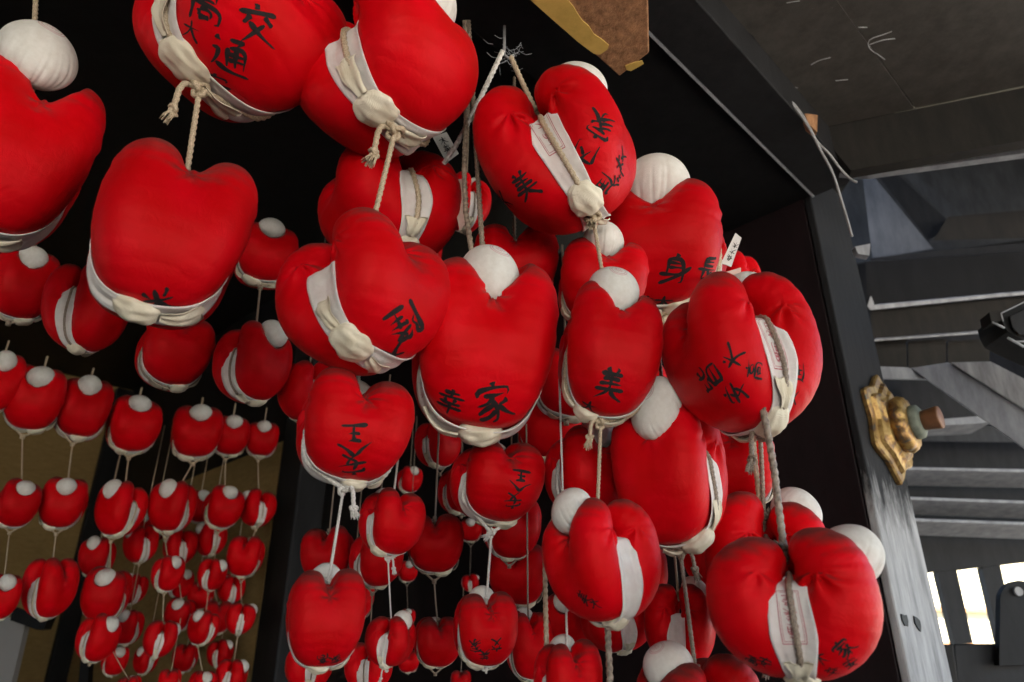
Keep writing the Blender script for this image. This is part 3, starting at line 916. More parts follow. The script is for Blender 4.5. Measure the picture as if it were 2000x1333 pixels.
charm('i', 0, 0, 0, 1.33, bb=(1090, 545, 1296, 825), yaw=14, hx=-.08, hs=1.1, roll=-8, pitch=2, v=3, head=14, up='f0', cord='cord', down=.02, hz=.02,
      label='narrow red charm with one character low on its front, stamped white head upper right')
charm('j', 0, 0, 0, 1.38, bb=(804, 502, 1092, 862), loop=False, yaw=8, hz=-.06, hx=-.04, hs=.95, hy=.03, roll=-4, pitch=0, v=2, head=10, up=at(915, 42, 1.38), cord='cordd', down=-.01, tuft=False,
      label='broad charm in mid cluster, two characters above a wide sash, head sunk in its cleft')
charm('d', 0, 0, 0, 1.33, bb=(578, 715, 810, 955), yaw=192, roll=-3, pitch=-4, v=5, up=.35, cord='cordw', down=.05,
      label='heart shaped charm with two upside down characters, thick white cord knotted below it')
charm('d1', 0, 0, 0, 1.33, bb=(558, 1110, 716, 1303), loop=False, yaw=186, roll=2, pitch=-2, v=2, up='d', cord='cordw', down=.03,
      label='egg shaped charm at the lower left of the cluster, split down the middle')
charm('k', 0, 0, 0, 1.50, bb=(700, 952, 832, 1085), yaw=212, roll=-2, pitch=0, v=4, up=at(778, 890, 1.5), cord='cordw', down=.06,
      label='small bright charm with white corded sash at its left, right of the thick white cord')
charm('k1', 0, 0, 0, 1.50, bb=(712, 1203, 812, 1302), yaw=66, roll=-4, pitch=4, v=0, up='k', cord='cordw', down=.05,
      label='small red charm near the bottom with a white sash twisting down its right side')
charm('l', 0, 0, 0, 1.55, bb=(878, 858, 1065, 1022), yaw=204, roll=-6, pitch=-2, v=6, up=.4, cord='cordw', down=.14, tuft=True,
      label='dusky charm under the broad middle one, upside down characters, cord in a V below')
charm('l1', 0, 0, 0, 1.55, bb=(885, 1155, 1012, 1302), yaw=194, roll=0, pitch=-2, v=1, up='l', cord='cordw', down=.02, tuft=False,
      label='dome shaped charm with small characters above a thin white sash, hung from the V cord')
charm('m', 0, 0, 0, 1.62, bb=(1062, 830, 1234, 1012), yaw=24, roll=-4, pitch=0, v=5, up=.4, cord='cordw', down=.08, head=-10, hz=.02,
      label='plain red charm behind a vertical cord and knot, stamped sash end at its lower left')
charm('n', 0, 0, 0, 1.45, bb=(1192, 755, 1422, 1085), yaw=-20, roll=2, pitch=2, v=4, up=.25, cord='cordd', down=.03, head=20, hz=-.05, hx=.09, hy=-.14, hs=1.14,
      label='tall plain red charm crowned by a white head with ring stamp, sash at its right')
charm('o', 0, 0, 0, 1.33, bb=(1058, 972, 1292, 1215), loop=False, yaw=-52, roll=8, pitch=2, v=2, up='i', cord='cord', down=.01, tuft=False,
      label='red charm seen side on, greyish head at its left, long pale sash down its middle')
charm('p', 0, 0, 0, 1.30, bb=(1290, 530, 1607, 850), yaw=128, roll=6, pitch=-2, v=0, up=at(1340, 480, 1.74), cord='cordd', down=.0,
      label='red charm scattered with tilted brush characters, wide stamped sash between its halves')
charm('q', 0, 0, 0, 1.25, bb=(1378, 1030, 1726, 1330), yaw=88, roll=-2, pitch=2, v=5, up=.02, cord='cordd', down=.05, hz=-.07, hy=-.12, hs=.95,
      label='largest charm at the lower right, split by a long stamped sash with dark cord')
charm('r', 0, 0, 0, 1.58, bb=(1376, 960, 1630, 1240), yaw=96, roll=-2, pitch=0, v=6, up=at(1484, 830, 1.5), cord='cordd', down=.05,
      label='dim red charm directly behind the one with the long stamped sash, knot on top')
charm('s', 0, 0, 0, 1.72, bb=(1350, 820, 1516, 1000), loop=False, yaw=182, roll=0, v=3, up=.4, cord='cordd',
      label='deep shaded red charm between the tall plain one and the black wall')
charm('t', 0, 0, 0, 1.85, bb=(1385, 485, 1490, 620), loop=False, yaw=150, roll=0, v=1, up=at(1405, 480, 1.95), cord='cordd',
      label='dusty dark red charm peeping out behind the white paper slips')
charm('u', 0, 0, 0, 1.62, bb=(925, 438, 1092, 610), yaw=182, roll=0, v=4, up=.6, cord='cordd',
      label='dark heart shaped charm in shadow, above and right of the broad middle one')
charm('v', 0, 0, 0, 1.85, bb=(860, 320, 960, 470), yaw=120, v=2, up=.5, cord='cordd',
      label='dark red charm almost hidden behind the long double cord')
charm('w', 0, 0, 0, 1.45, bb=(1240, 1275, 1500, 1530), yaw=-62, roll=4, pitch=4, v=3, up='n', cord='cordd',
      label='red charm cut by the bottom edge, only its top and a pinkish head showing')
charm('x', 0, 0, 0, 1.72, bb=(1258, 1140, 1398, 1310), loop=False, yaw=84, roll=-4, v=1, up=.25, cord='cord',
      label='shaded red charm behind a brown knot, folded white cloth in its cleft')
charm('y', 0, 0, 0, 1.45, bb=(1042, 1248, 1177, 1420), yaw=204, roll=-3, v=6, up=.55, cord='cordw',
      label='charm cut by the bottom edge, on a straight white cord with curled knots')
charm('z', 0, 0, 0, 1.85, bb=(1132, 1145, 1277, 1275), loop=False, yaw=112, roll=6, v=5, up=.6, cord='cordd',
      label='dim charm behind the side facing one, crossed by a brown cord, sash curling out below')
charm('aa', 0, 0, 0, 1.85, bb=(985, 1180, 1080, 1340), yaw=200, v=0, up=.5, cord='cordd',
      label='dim round charm at the bottom, left of the two straight cords')

# ------------------------------------------------------------------ charms further back (out of focus)
B = dict(group='back', far=True, cord='cordd')
charm('b_a', 850, 1062, 112, 2.10, yaw=182, up=.5, down=.14, v=0, label='blurred oval charm hanging behind the gap between the two middle strands', **B)
charm('b_b', 855, 1254, 94, 2.10, yaw=186, up='b_a', down=.14, v=1, label='blurred charm low between the dome shaped and the twisted sash charms', **B)
charm('b_c', 640, 1082, 108, 2.15, yaw=165, up=.5, v=2, label='blurred charm behind the frayed white cord, only its shaded bulk showing', **B)
charm('b_d', 735, 1092, 108, 2.05, yaw=208, up=.5, down=.12, v=3, label='blurred charm with a broad sash, just below the small bright one', **B)
charm('b_e', 604, 1300, 96, 2.15, yaw=94, up='b_c', v=0, label='blurred charm at the bottom behind the egg shaped one, pale sash upright in its middle', **B)
charm('b_f', 720, 1302, 96, 2.05, yaw=72, up='b_d', v=1, label='blurred charm at the bottom, wide white sash facing forward', **B)
charm('b_g', 1000, 1030, 116, 2.0, yaw=198, up=.4, down=.12, v=2, label='blurred charm with a cord in a V, tucked behind the dusky one', **B)
charm('b_h', 600, 765, 118, 1.95, yaw=120, up=.5, v=3, label='dim charm left of the heart shaped written one, sash turned to the left', **B)
charm('b_i', 800, 937, 52, 3.0, yaw=20, up=.3, v=0, label='tiny far charm seen just right of a thin white cord', **B)
charm('b_j', 855, 868, 92, 2.3, yaw=225, up=.3, down=.16, v=1, label='dim charm peeping out under the wide stamped sash of the middle charm', **B)
charm('b_k', 920, 1036, 44, 3.1, yaw=2, up=.5, down=.2, v=2, label='tiny far charm with a round white head, left of the V shaped cord', **B)
charm('b_l', 918, 1138, 34, 3.1, yaw=95, up='b_k', down=.2, v=3, label='tiny far charm hanging above the dome shaped one', **B)
charm('b_m', 797, 1116, 40, 2.9, yaw=10, up=.6, down=.2, v=0, label='tiny far charm beside the white cord of the small bright charm', **B)
charm('b_n', 797, 1205, 30, 2.9, yaw=10, up='b_m', down=.2, v=1, label='tiny far charm with a white spot of a head, just above the twisted sash charm', **B)
charm('b_o', 798, 1292, 42, 2.7, yaw=180, up='b_n', v=2, label='tiny far charm near the bottom edge beside the twisted sash', **B)
charm('b_p', 45, 556, 150, 1.85, yaw=4, up=.25, v=1, label='blurred charm at the left edge under the large cut one, faint writing on it', **B)
charm('b_q', 168, 600, 178, 1.75, yaw=232, roll=8, up=.3, down=.0, v=2, label='blurred charm left of the plump heart shaped one, grey sash round its left', **B)
charm('b_r', 342, 684, 158, 1.85, yaw=184, up=.3, down=.0, v=3, label='blurred charm directly below the plump heart shaped one', **B)
charm('b_s', 520, 500, 128, 2.0, yaw=4, up=at(400, 420, 2.0), v=0, hz=.08, down=.1, label='dim charm with grey head in the dark gap between plump and tilted charms', **B)
charm('b_t', 493, 708, 158, 1.85, yaw=34, up='b_s', down=.0, v=1, hz=.06, label='blurred charm left of the tilted one, grey head and crescent of sash lower left', **B)
charm('b_u', 900, 1330, 40, 2.9, yaw=170, up=.3, v=3, label='tiny far charm at the bottom edge between the middle strands', **B)

charm('b_v', 1012, 1120, 118, 2.2, yaw=170, up=.5, v=0, label='dim charm in the gap under the dusky one, nearer the side facing charm', **B)
charm('b_w', 1072, 838, 128, 1.95, yaw=186, up=.4, v=1, label='dim charm filling the gap under the narrow one with the single character', **B)
charm('b_x', 1240, 1120, 130, 2.05, yaw=190, up=.4, v=2, label='dim charm behind the sash knot of the tall plain one', **B)
charm('b_y', 1392, 1092, 120, 1.95, yaw=150, up=.4, v=3, label='dim charm in the gap left of the lower right pair', **B)
charm('b_z', 690, 1168, 84, 2.5, yaw=190, up=.5, v=0, label='dim charm far behind, between the egg shaped and the twisted sash ones', **B)
charm('b_1', 900, 960, 90, 2.4, yaw=200, up=.5, v=1, label='dim charm far behind the left edge of the dusky one', **B)
charm('b_2', 790, 470, 150, 2.0, yaw=170, up=.5, v=2, label='dim charm hidden between the half hidden one and the broad middle one', **B)
charm('b_3', 1130, 1120, 96, 2.2, yaw=20, up=.5, v=3, label='dim charm far behind the side facing one, low in the gap', **B)

charm('b_4', 1108, 752, 140, 1.85, yaw=190, up=.4, v=0, label='dim charm filling the dark slot left of the narrow one', **B)
charm('b_5', 1245, 770, 130, 1.9, yaw=170, up=.4, v=1, label='dim charm between the narrow one and the one scattered with tilted characters', **B)
charm('b_6', 1120, 1215, 120, 2.0, yaw=-20, up=.5, v=2, label='dim charm low behind the two straight cords', **B)

# ------------------------------------------------------------------ rows along the far wall
FR = dict(group='far', far=True)
def frow(pts, **kw): pass
def fy(px): return 2.55 + .80 * px / 517.0
charm('r0', -8, 745, 120, fy(0), yaw=4, up=.12, v=0, label='far charm at the left edge, first of the top row on the ochre wall', **FR)
charm('r1', 70, 778, 128, fy(72), yaw=0, up=.12, down=.10, v=1, label='largest charm of the top row on the ochre wall, above the white headed pair', **FR)
charm('r2', 163, 800, 120, fy(163), yaw=-4, up=.12, down=.10, v=2, label='third charm of the top row, below the notched end of the ochre board', **FR)
charm('r3', 262, 830, 112, fy(262), yaw=0, up=.12, down=.10, v=3, label='top row charm against the dark corner post of the far wall', **FR)
charm('r4', 385, 846, 104, fy(385), yaw=0, up=.12, down=.12, v=0, label='top row charm just right of the dark gap, next to two smaller ones', **FR)
charm('r5', 450, 852, 78, fy(450), yaw=0, up=.12, down=.12, v=1, label='second to last charm of the top row, overlapped by its neighbours', **FR)
charm('r6', 512, 860, 68, fy(512), yaw=0, up=.12, down=.12, v=2, label='smallest charm at the right end of the top row', **FR)
charm('s0', 36, 982, 94, fy(38), yaw=0, up='r1', down=.12, v=3, label='left one of the pair of white headed charms in the second row', **FR)
charm('s1', 124, 982, 98, fy(125), yaw=0, up='r2', down=.12, v=0, label='right one of the pair of white headed charms in the second row', **FR)
charm('s2', 237, 994, 106, fy(230), yaw=-42, up='r3', down=.1, v=1, label='second row charm turned left, sash bulging at the right, below the corner post', **FR)
charm('s3', 337, 990, 98, fy(320), yaw=-32, up='r4', down=.12, v=2, label='second row charm turned left, on the strand right of the corner post', **FR)
charm('s4', 436, 990, 84, fy(440), yaw=14, up='r5', down=.12, v=3, label='second row charm with a small white head facing front, near the right end', **FR)
charm('s5', 504, 992, 74, fy(505), yaw=-66, up='r6', down=.12, v=0, label='last charm of the second row, turned away with its sash to the right', **FR)
charm('t0', 2, 1165, 86, fy(5), yaw=4, up='s0', v=1, label='third row charm at the left edge with a round white head', **FR)
charm('t1', 98, 1148, 116, fy(97), yaw=222, up='s1', down=.0, v=2, label='third row charm with its back to us, wide pale sash at its left', **FR)
charm('t2', 208, 1160, 104, fy(205), yaw=-20, up='s2', down=.04, v=3, label='rounded third row charm with an oval white head, sash at its right', **FR)
charm('t3', 328, 1120, 68, fy(330), yaw=34, up='s3', down=.1, v=0, label='small third row charm turned right with a pale sash at its left', **FR)
charm('t4', 415, 1122, 60, fy(415), yaw=60, up='s4', down=.1, v=1, label='small third row charm seen side on with its sash in the middle', **FR)
charm('t5', 480, 1086, 76, fy(480), yaw=160, up='s5', down=.12, v=2, label='third row charm at the right end without a visible head', **FR)
charm('u0', 192, 1245, 92, fy(190), yaw=36, up=.12, v=3, label='fourth row charm at the left with its sash bunched at lower left', **FR)
charm('u1', 313, 1248, 70, fy(313), yaw=92, up='t3', v=0, label='fourth row charm seen edge on, white sash bulging out below', **FR)
charm('u2', 398, 1226, 66, fy(398), yaw=-40, up='t4', v=1, label='fourth row charm turned left, sash at its right', **FR)
charm('u3', 470, 1208, 60, fy(470), yaw=95, up='t5', v=2, label='fourth row charm at the right end seen edge on', **FR)
charm('v0', 332, 1330, 46, fy(332), yaw=170, up=.2, v=3, label='fifth row charm at the bottom edge, small and without a visible head', **FR)
charm('v1', 396, 1340, 58, fy(396), yaw=20, up='u2', v=0, label='fifth row charm cut by the bottom edge, second from the right', **FR)
charm('v2', 452, 1322, 66, fy(452), yaw=70, up='u3', v=1, label='fifth row charm at the right end, its two halves parted', **FR)
charm('v3', 252, 1345, 50, fy(252), yaw=170, up='t2', v=1, label='fifth row charm at the bottom edge, leftmost of the row', **FR)
# second line of charms hanging closer to the wall
charm('w0', 190, 1088, 76, fy(190) + .32, yaw=-20, up=.5, v=2, label='dim charm behind the second row, grey head at its upper left, leftmost of four', **FR)
charm('w1', 275, 1062, 72, fy(275) + .32, yaw=-62, up=.5, v=3, label='dim charm behind the second row, second of the four from the left', **FR)
charm('w2', 352, 1068, 70, fy(350) + .32, yaw=-70, up=.5, v=0, label='dim charm behind the second row, third of the four from the left', **FR)
charm('w3', 412, 1052, 66, fy(415) + .32, yaw=-62, up=.5, v=1, label='dim charm behind the second row, rightmost of the four', **FR)
charm('x0', 250, 1225, 66, fy(250) + .32, yaw=-30, up='w1', v=2, label='dim charm behind the fourth row, leftmost of three', **FR)
charm('x1', 352, 1200, 64, fy(350) + .32, yaw=-20, up='w2', v=3, label='dim charm behind the fourth row, middle of three', **FR)
charm('x2', 425, 1205, 62, fy(425) + .32, yaw=190, up='w3', v=0, label='dim charm behind the fourth row, rightmost of three', **FR)

for k, (x, y, w_, yw, up_, lab) in enumerate((
    (262, 1150, 58, -50, 'w1', 'dim charm deep between the third and fourth rows, leftmost of four'),
    (352, 1140, 56, 30, 'w2', 'dim charm deep between the third and fourth rows, second from the left of four'),
    (392, 1162, 54, 170, 'w3', 'dim charm deep between the third and fourth rows, third from the left of four'),
    (452, 1150, 56, -70, .3, 'dim charm deep between the third and fourth rows, rightmost of four'),
    (225, 1290, 56, 20, .4, 'dim charm low on the ochre wall under the fourth row, leftmost of four'),
    (285, 1290, 52, -40, .4, 'dim charm low on the ochre wall under the fourth row, second from the left'),
    (362, 1284, 54, 160, .4, 'dim charm low on the ochre wall under the fourth row, third from the left'),
    (430, 1276, 54, 60, .4, 'dim charm low on the ochre wall under the fourth row, rightmost of four'),
    (300, 1030, 60, -50, .4, 'dim charm behind the gap between the two left turned second row charms'),
    (390, 990, 62, 20, .4, 'dim charm behind the gap left of the small headed second row charm'))):
    charm('y%d' % k, x, y, w_, fy(x) + .40, yaw=yw, up=up_, v=k, label=lab, **FR)

# ------------------------------------------------------------------ writing
write('b0', [('taka', 405, 8, 72, -25), ('kou', 503, 50, 78, -14), ('tsu', 452, 112, 74, -28), ('an', 425, 165, 60, -30), ('dai', 372, 60, 40, -30)])
write('b1', [('kome', 312, 592, 66, 0)])
write('c1', [('ryu', 792, 632, 78, 200), ('inu', 765, 690, 62, 180)])
write('f0', [('ie', 1174, 244, 52, 150), ('nai', 1140, 300, 52, 150), ('an', 1108, 330, 48, 145), ('kou', 1214, 312, 38, 150),
             ('tsu', 1178, 366, 48, 140), ('zen', 1207, 350, 34, 140), ('bi', 1025, 365, 52, 40), ('inu', 985, 392, 46, 100), ('kou', 1145, 388, 30, 150)])
write('g', [('mi', 1320, 528, 66, -4), ('naga', 1382, 528, 52, -12), ('ki', 1295, 592, 46, 0), ('ie', 1262, 590, 40, 0)])
write('i', [('bi', 1192, 754, 58, -14), ('dai', 1150, 795, 36, -8)])
write('j', [('sachi', 878, 788, 60, -20), ('ie', 966, 790, 78, 6)])
write('d', [('zen', 693, 860, 66, 180), ('an', 688, 908, 56, 182)])
write('d1', [('ie', 655, 1288, 26, 180), ('taka', 630, 1288, 26, 180)])
write('l', [('zen', 1018, 938, 48, 172), ('an', 1002, 978, 38, 176)])
write('l1', [('ie', 928, 1262, 26, 178), ('kou', 970, 1260, 26, 182), ('bi', 946, 1280, 24, 180)])
write('o', [('bi', 1140, 1168, 28, 60), ('dai', 1162, 1180, 24, 30)])
write('p', [('inu', 1432, 698, 40, 150), ('mina', 1384, 738, 54, 140), ('taka', 1474, 722, 34, 80),
            ('an', 1436, 768, 44, 110), ('tsu', 1556, 728, 34, 90), ('bi', 1545, 776, 28, 80)])
write('q', [('ie', 1650, 1268, 44, 50), ('ki', 1600, 1288, 36, 30), ('an', 1662, 1296, 34, 40), ('kou', 1625, 1312, 30, 30),
            ('taka', 1470, 1290, 30, -10), ('an', 1492, 1294, 30, -14), ('ki', 1492, 1316, 26, -10)])

stamp('q', -160, ('tsu', 'bi', 'ryu'))
stamp('p', -12, ('kai', 'mina')); stamp('p', -165, ('kai', 'mina'))
stamp('f0', -10, ('taka', 'ki')); stamp('f0', -170, ('taka', 'ki'))
stamp('j', -150, ('tsu', 'an'), scale=.8)
stamp('m', -150, ('taka', 'mina'), scale=.8)

# paper slips
paper_tag('g', [(1408, 515, 0), (1428, 522, 0), (1448, 466, .01), (1436, 456, .01)], 1.60, ('mi', 'dai', 'ki'))
paper_tag('g', [(1400, 538, 0), (1422, 556, 0), (1448, 552, .015), (1446, 524, .015)], 1.58, None, 'paperk')
paper_tag('e', [(878, 352, 0), (902, 350, 0), (914, 430, 0), (898, 452, .01)], 1.47, None, 'paperk')
paper_tag('e', [(845, 268, 0), (872, 258, 0), (896, 300, .01), (872, 318, .01)], 1.55, ('ki', 'bi'))

# long extra cords
def cord_thing(name, pts, r, mat, label, group=None):
    v, f = rope_geo(smoothline(pts, 1), r, 0)
    o = link(name, mesh_data(name, v, f, M[mat], True)); tag(o, label, 'cord', group); return o
cord_thing('braided_rope', [at(908, 42, 1.36), at(912, 200, 1.36), at(905, 380, 1.37), at(926, 525, 1.38)], .0055, 'cordd',
           'dark braided cord hanging straight down beside the unwritten charm to the broad middle one')
cord_thing('braided_rope', [at(982, 100, 1.36), at(930, 210, 1.37), at(880, 305, 1.42), at(830, 360, 1.50)], .0055, 'cordw',
           'thin grey cord slanting down to the left from the cobwebbed hook on the black beam')
cord_thing('braided_rope', [at(1474, 690, 1.27), at(1488, 790, 1.22), at(1510, 900, 1.23), at(1524, 1020, 1.24), at(1532, 1078, 1.25)], .0055, 'cordd',
           'long brown cord falling from the stamped sash to the largest charm at lower right')
cord_thing('braided_rope', [at(1468, 830, 1.5), at(1484, 990, 1.57)], .0050, 'cord',
           'short brown cord left of the long one, ending in a knot on the dim charm')
cord_thing('braided_rope', [at(1096, 992, 1.62), at(1066, 1040, 1.56), at(1064, 1120, 1.52), at(1068, 1275, 1.50)], .0044, 'cord',
           'straight tan cord, left one of the two running down to the bottom charm')
cord_thing('braided_rope', [at(1186, 1210, 1.36), at(1192, 1345, 1.36)], .0050, 'cordd',
           'brown cord hanging out of the bottom of the side facing charm')
# ------------------------------------------------------------------ building
def slab(name, pxs, Y, vec, mat, label, cat, group=None, kind=None, bevel=0):
    """board or beam whose visible face has these corners; Y is a distance or a list of distances"""
    Ys = Y if isinstance(Y, (list, tuple)) else [Y] * len(pxs)
    mb = MB(); mb.prism([at(x, y, d) for (x, y), d in zip(pxs, Ys)], vec)
    o = mb.build(name, M[mat], bevel=bevel); tag(o, label, cat, group, kind); return o

def vslab(name, pxs, a, b, th, mat, label, cat, group=None, bevel=0):
    """board standing in the vertical plane through the two points a, b = (px, py, distance)"""
    A, B_ = at(*a), at(*b); n = np.cross(B_ - A, [0, 0, 1.]); n /= np.linalg.norm(n)
    if n[1] < 0: n = -n
    P = []
    for x, y in pxs:
        d = ray(x, y); P.append(CAM + d * (((A - CAM) @ n) / (d @ n)))
    mb = MB(); mb.prism(P, n * th)
    o = mb.build(name, M[mat], bevel=bevel); tag(o, label, cat, group); return o

def zslab(name, pxs, z, h, mat, label, cat, kind=None, bevel=0, group=None):
    mb = MB(); mb.prism([atz(x, y, z) for x, y in pxs], (0, 0, h))
    o = mb.build(name, M[mat], bevel=bevel); tag(o, label, cat, group, kind); return o

def box(mb, lo, hi):
    lo = np.array(lo); hi = np.array(hi)
    p = [np.array([lo[0], lo[1], lo[2]]), np.array([hi[0], lo[1], lo[2]]), np.array([hi[0], hi[1], lo[2]]), np.array([lo[0], hi[1], lo[2]])]
    mb.prism(p, (0, 0, hi[2] - lo[2]))

def rv(px, py, th):
    d = ray(px, py); return d / np.linalg.norm(d) * th

# corner of the building where the post stands (on the beam line)
pc = at(1690, 900, 2.4); PX, PY = pc[0], pc[1]
def on(u, v, z): return np.array([PX, PY, 0]) + DIR * u + PER * v + np.array([0, 0, z])
def obox(mb, u0, u1, v0, v1, z0, z1):
    mb.prism([on(u0, v0, z0), on(u1, v0, z0), on(u1, v1, z0), on(u0, v1, z0)], (0, 0, z1 - z0))

# ground
mb = MB(); mb.prism([(-60, -60, -.2), (60, -60, -.2), (60, 60, -.2), (-60, 60, -.2)], (0, 0, .2))
tag(mb.build('ground', M['ground']), kind='structure')

mb = MB(); box(mb, (2.6, -14, .0005), (30, 12, .01)); tag(mb.build('bounce_ground', M['bounce_strip']), kind='structure')  # unseen ground strip added to set the bounce onto the right side

mb = MB(); box(mb, (-5.5, -5.6, .0005), (2.59, 8.4, .012)); tag(mb.build('bounce_cutting_floor', M['floor']), kind='structure')  # unseen dark floor added to keep the bounced light narrow

# post: corner edge at u=0,v=0, its grey face runs along DIR
M['post'] = mat_wood('worn_white_and_black_paint', (.46, .46, .46), (.22, .22, .22), .8, stretch=(1.2, 1.2, 16), bumpd=.006, bs=.8)
nt_ = M['post'].node_tree; b_ = nt_.nodes['Principled BSDF']; old = b_.inputs['Base Color'].links[0].from_socket
tc_ = N_(nt_, 'ShaderNodeTexCoord'); sx_ = N_(nt_, 'ShaderNodeSeparateXYZ'); nt_.links.new(tc_.outputs['Object'], sx_.inputs[0])
mp_ = N_(nt_, 'ShaderNodeMapping'); mp_.inputs['Scale'].default_value = (22, 22, 5); nt_.links.new(tc_.outputs['Object'], mp_.inputs['Vector'])
n_ = N_(nt_, 'ShaderNodeTexNoise', Scale=1.0, Detail=7.0, Roughness=.72); nt_.links.new(mp_.outputs[0], n_.inputs['Vector'])
m_ = N_(nt_, 'ShaderNodeMath', operation='MULTIPLY_ADD'); m_.inputs[1].default_value = .55
nt_.links.new(n_.outputs[0], m_.inputs[0]); nt_.links.new(sx_.outputs['Z'], m_.inputs[2])
# black paint above about 2.1 m, worn away below; a few dark scabs remain lower down
r_ = ramp(nt_, m_.outputs[0], [(0, (0, 0, 0)), (1, (1, 1, 1))])
mr_ = N_(nt_, 'ShaderNodeMapRange'); mr_.inputs['From Min'].default_value = 2.30; mr_.inputs['From Max'].default_value = 2.46
nt_.links.new(m_.outputs[0], mr_.inputs['Value'])
n2_ = ramp(nt_, n_.outputs[0], [(.66, (0, 0, 0)), (.70, (.9, .9, .9))])
mx_ = N_(nt_, 'ShaderNodeMath', operation='MAXIMUM'); nt_.links.new(mr_.outputs[0], mx_.inputs[0]); nt_.links.new(n2_.outputs[0], mx_.inputs[1])
nt_.links.new(mixc(nt_, mx_.outputs[0], old, (.013, .013, .014)), b_.inputs['Base Color'])
mb = MB(); obox(mb, .0, .40, -.028, 0, 0, ZB + .2)
post = mb.build('corner_post', M['post'], bevel=.006)
tag(post, 'weathered grey square post at the corner right of the charms, carrying the bronze fitting', 'post')
mb = MB(); obox(mb, -.001, .401, -.42, -.031, 0, ZB + .2)
mb.build('post_core', M['maroon'], post, bevel=.004)
for i, (px, py) in enumerate(((1766, 1212), (1791, 1219))):
    p = at(px, py, 2.62); mb = MB()
    a = np.linspace(0, 2 * np.pi, 8, endpoint=False)
    q0 = on(0, .001, 0)
    # dark nail hole discs on the grey face
    d = ray(px, py); t = ((q0 - CAM) @ PER) / (d @ PER); c = CAM + d * t
    ring = [c + DIR * math.cos(x) * (.026 + .010 * math.sin(3 * x)) + np.array([0, 0, 1]) * math.sin(x) * (.024 + .009 * math.cos(2 * x + i)) for x in a]
    mb.prism(ring, PER * .004); mb.build('nail_hole', M['black'], post)

# dark wall that runs back left from the post
mb = MB(); obox(mb, .004, .10, -4.6, -.423, 0, ZB + .3)
tag(mb.build('dark_wall', M['maroon']), 'dark maroon stained wall behind the charms, left of the corner post', 'wall')
# beam A (wide, black) and beam B beside it, both coming towards the camera
mb = MB(); mb.prism([atz(1590, 385, ZB), atz(1590, 385, ZB) - PER * .37, atz(1590, 385, ZB) - PER * .37 - DIR * 4.2, atz(1590, 385, ZB) - DIR * 4.2], (0, 0, .35))
tag(mb.build('ceiling_beam', M['black'], bevel=.004), 'very wide black beam overhead that the cords are tied to, a pale line along its edge', 'beam')
e = atz(1590, 385, ZB - .02)
mb = MB(); mb.prism([e + PER * .003, e + PER * .16, e + PER * .16 - DIR * 4.2, e + PER * .003 - DIR * 4.2], (0, 0, .34))
o = tag(mb.build('ceiling_beam', M['charcoal'], bevel=.004), 'narrower charcoal beam alongside the wide black one, cables clipped on its right edge', 'beam')
# thin pale line between the two beams: a narrow strip along the edge
mb = MB(); mb.prism([e - PER * .006, e + PER * .0025, e + PER * .0025 - DIR * 4.1, e - PER * .006 - DIR * 4.1], (0, 0, .012))
mb.build('pale_line', M['pale'], o)
# black ceiling over the charms, run on unseen behind the camera to shape the light
mb = MB(); box(mb, (-5.5, -7.5, 3.72), (1.6, 8.5, 3.82))
tag(mb.build('ceiling', M['black']), kind='structure')
mb = MB(); box(mb, (1.6, -7.5, 3.86), (4.3, 2.3, 3.96)); box(mb, (1.6, 2.3, 5.4), (7.0, 8.5, 5.5)); box(mb, (4.301, -2.5, 3.87), (7.0, 2.3, 3.97)); box(mb, (1.601, 2.29, 3.97), (7.0, 2.299, 5.45))
tag(mb.build('light_blocking_roof', M['black']), kind='structure')  # cover added to keep sun and high sky out
M['panelg'] = mat_wood('grey_panel', (.10, .105, .118), (.065, .07, .08), .7)
# ceiling boards at upper right
zslab('ceiling_board', [(1330, -40), (1470, 70), (1600, 251), (1786, 213), (1604, -40)], 3.42, .03, 'ceil',
      'brown grey ceiling board next to the charcoal beam, scuffed with pale marks', 'board')
zslab('ceiling_board', [(1606, -40), (1789, 212), (2300, 105), (2400, -300), (1620, -300)], 3.426, .03, 'ceil',
      'wide grey ceiling board filling the top right corner', 'board')
for nm, pts in (('ceil', [[(1676, 54), (1694, 54)], [(1742, 62), (1720, 70), (1700, 76), (1694, 86), (1700, 98), (1716, 108), (1728, 117)], [(1748, 76), (1726, 78), (1708, 84), (1698, 88)]]),
                ('ceil2', [[(1622, 113), (1600, 118), (1584, 127)], [(1632, 158), (1656, 156)], [(1546, 170), (1558, 172)], [(1536, 6), (1562, 2)]])):
    mb = MB()
    for p in pts:
        mb.add(*rope_geo(smoothline([atz(x, y, 3.4195) for x, y in p], 1), .0016, 2))
    mb.build('chalk_scuff', M['grey'], [o_ for o_ in col.objects if o_.name.startswith('ceiling_board')][1 if nm == 'ceil' else 0])
# fascia under the boards, and its pale underside
def px_z(px, py, Y): return at(px, py, Y)
Yf = [atz(1600, 252, 3.42)[1], atz(2100, 152, 3.42)[1]]
fa, fb = (1596, 252, Yf[0]), (2120, 148, Yf[1])
vslab('fascia_beam', [(1594, 252), (2140, 144), (2140, 250), (1662, 333)], fa, fb, .05, 'brown',
     'dark brown beam under the edge of the ceiling boards', 'beam')
vslab('pale_rail', [(1640, 338), (1672, 318), (2140, 240), (2140, 281), (1696, 341)], (1596, 252, Yf[0] + .08), (2120, 148, Yf[1] + .08), .03, 'pale',
     'smooth pale grey rail slanting up to the right under the brown beam', 'rail')
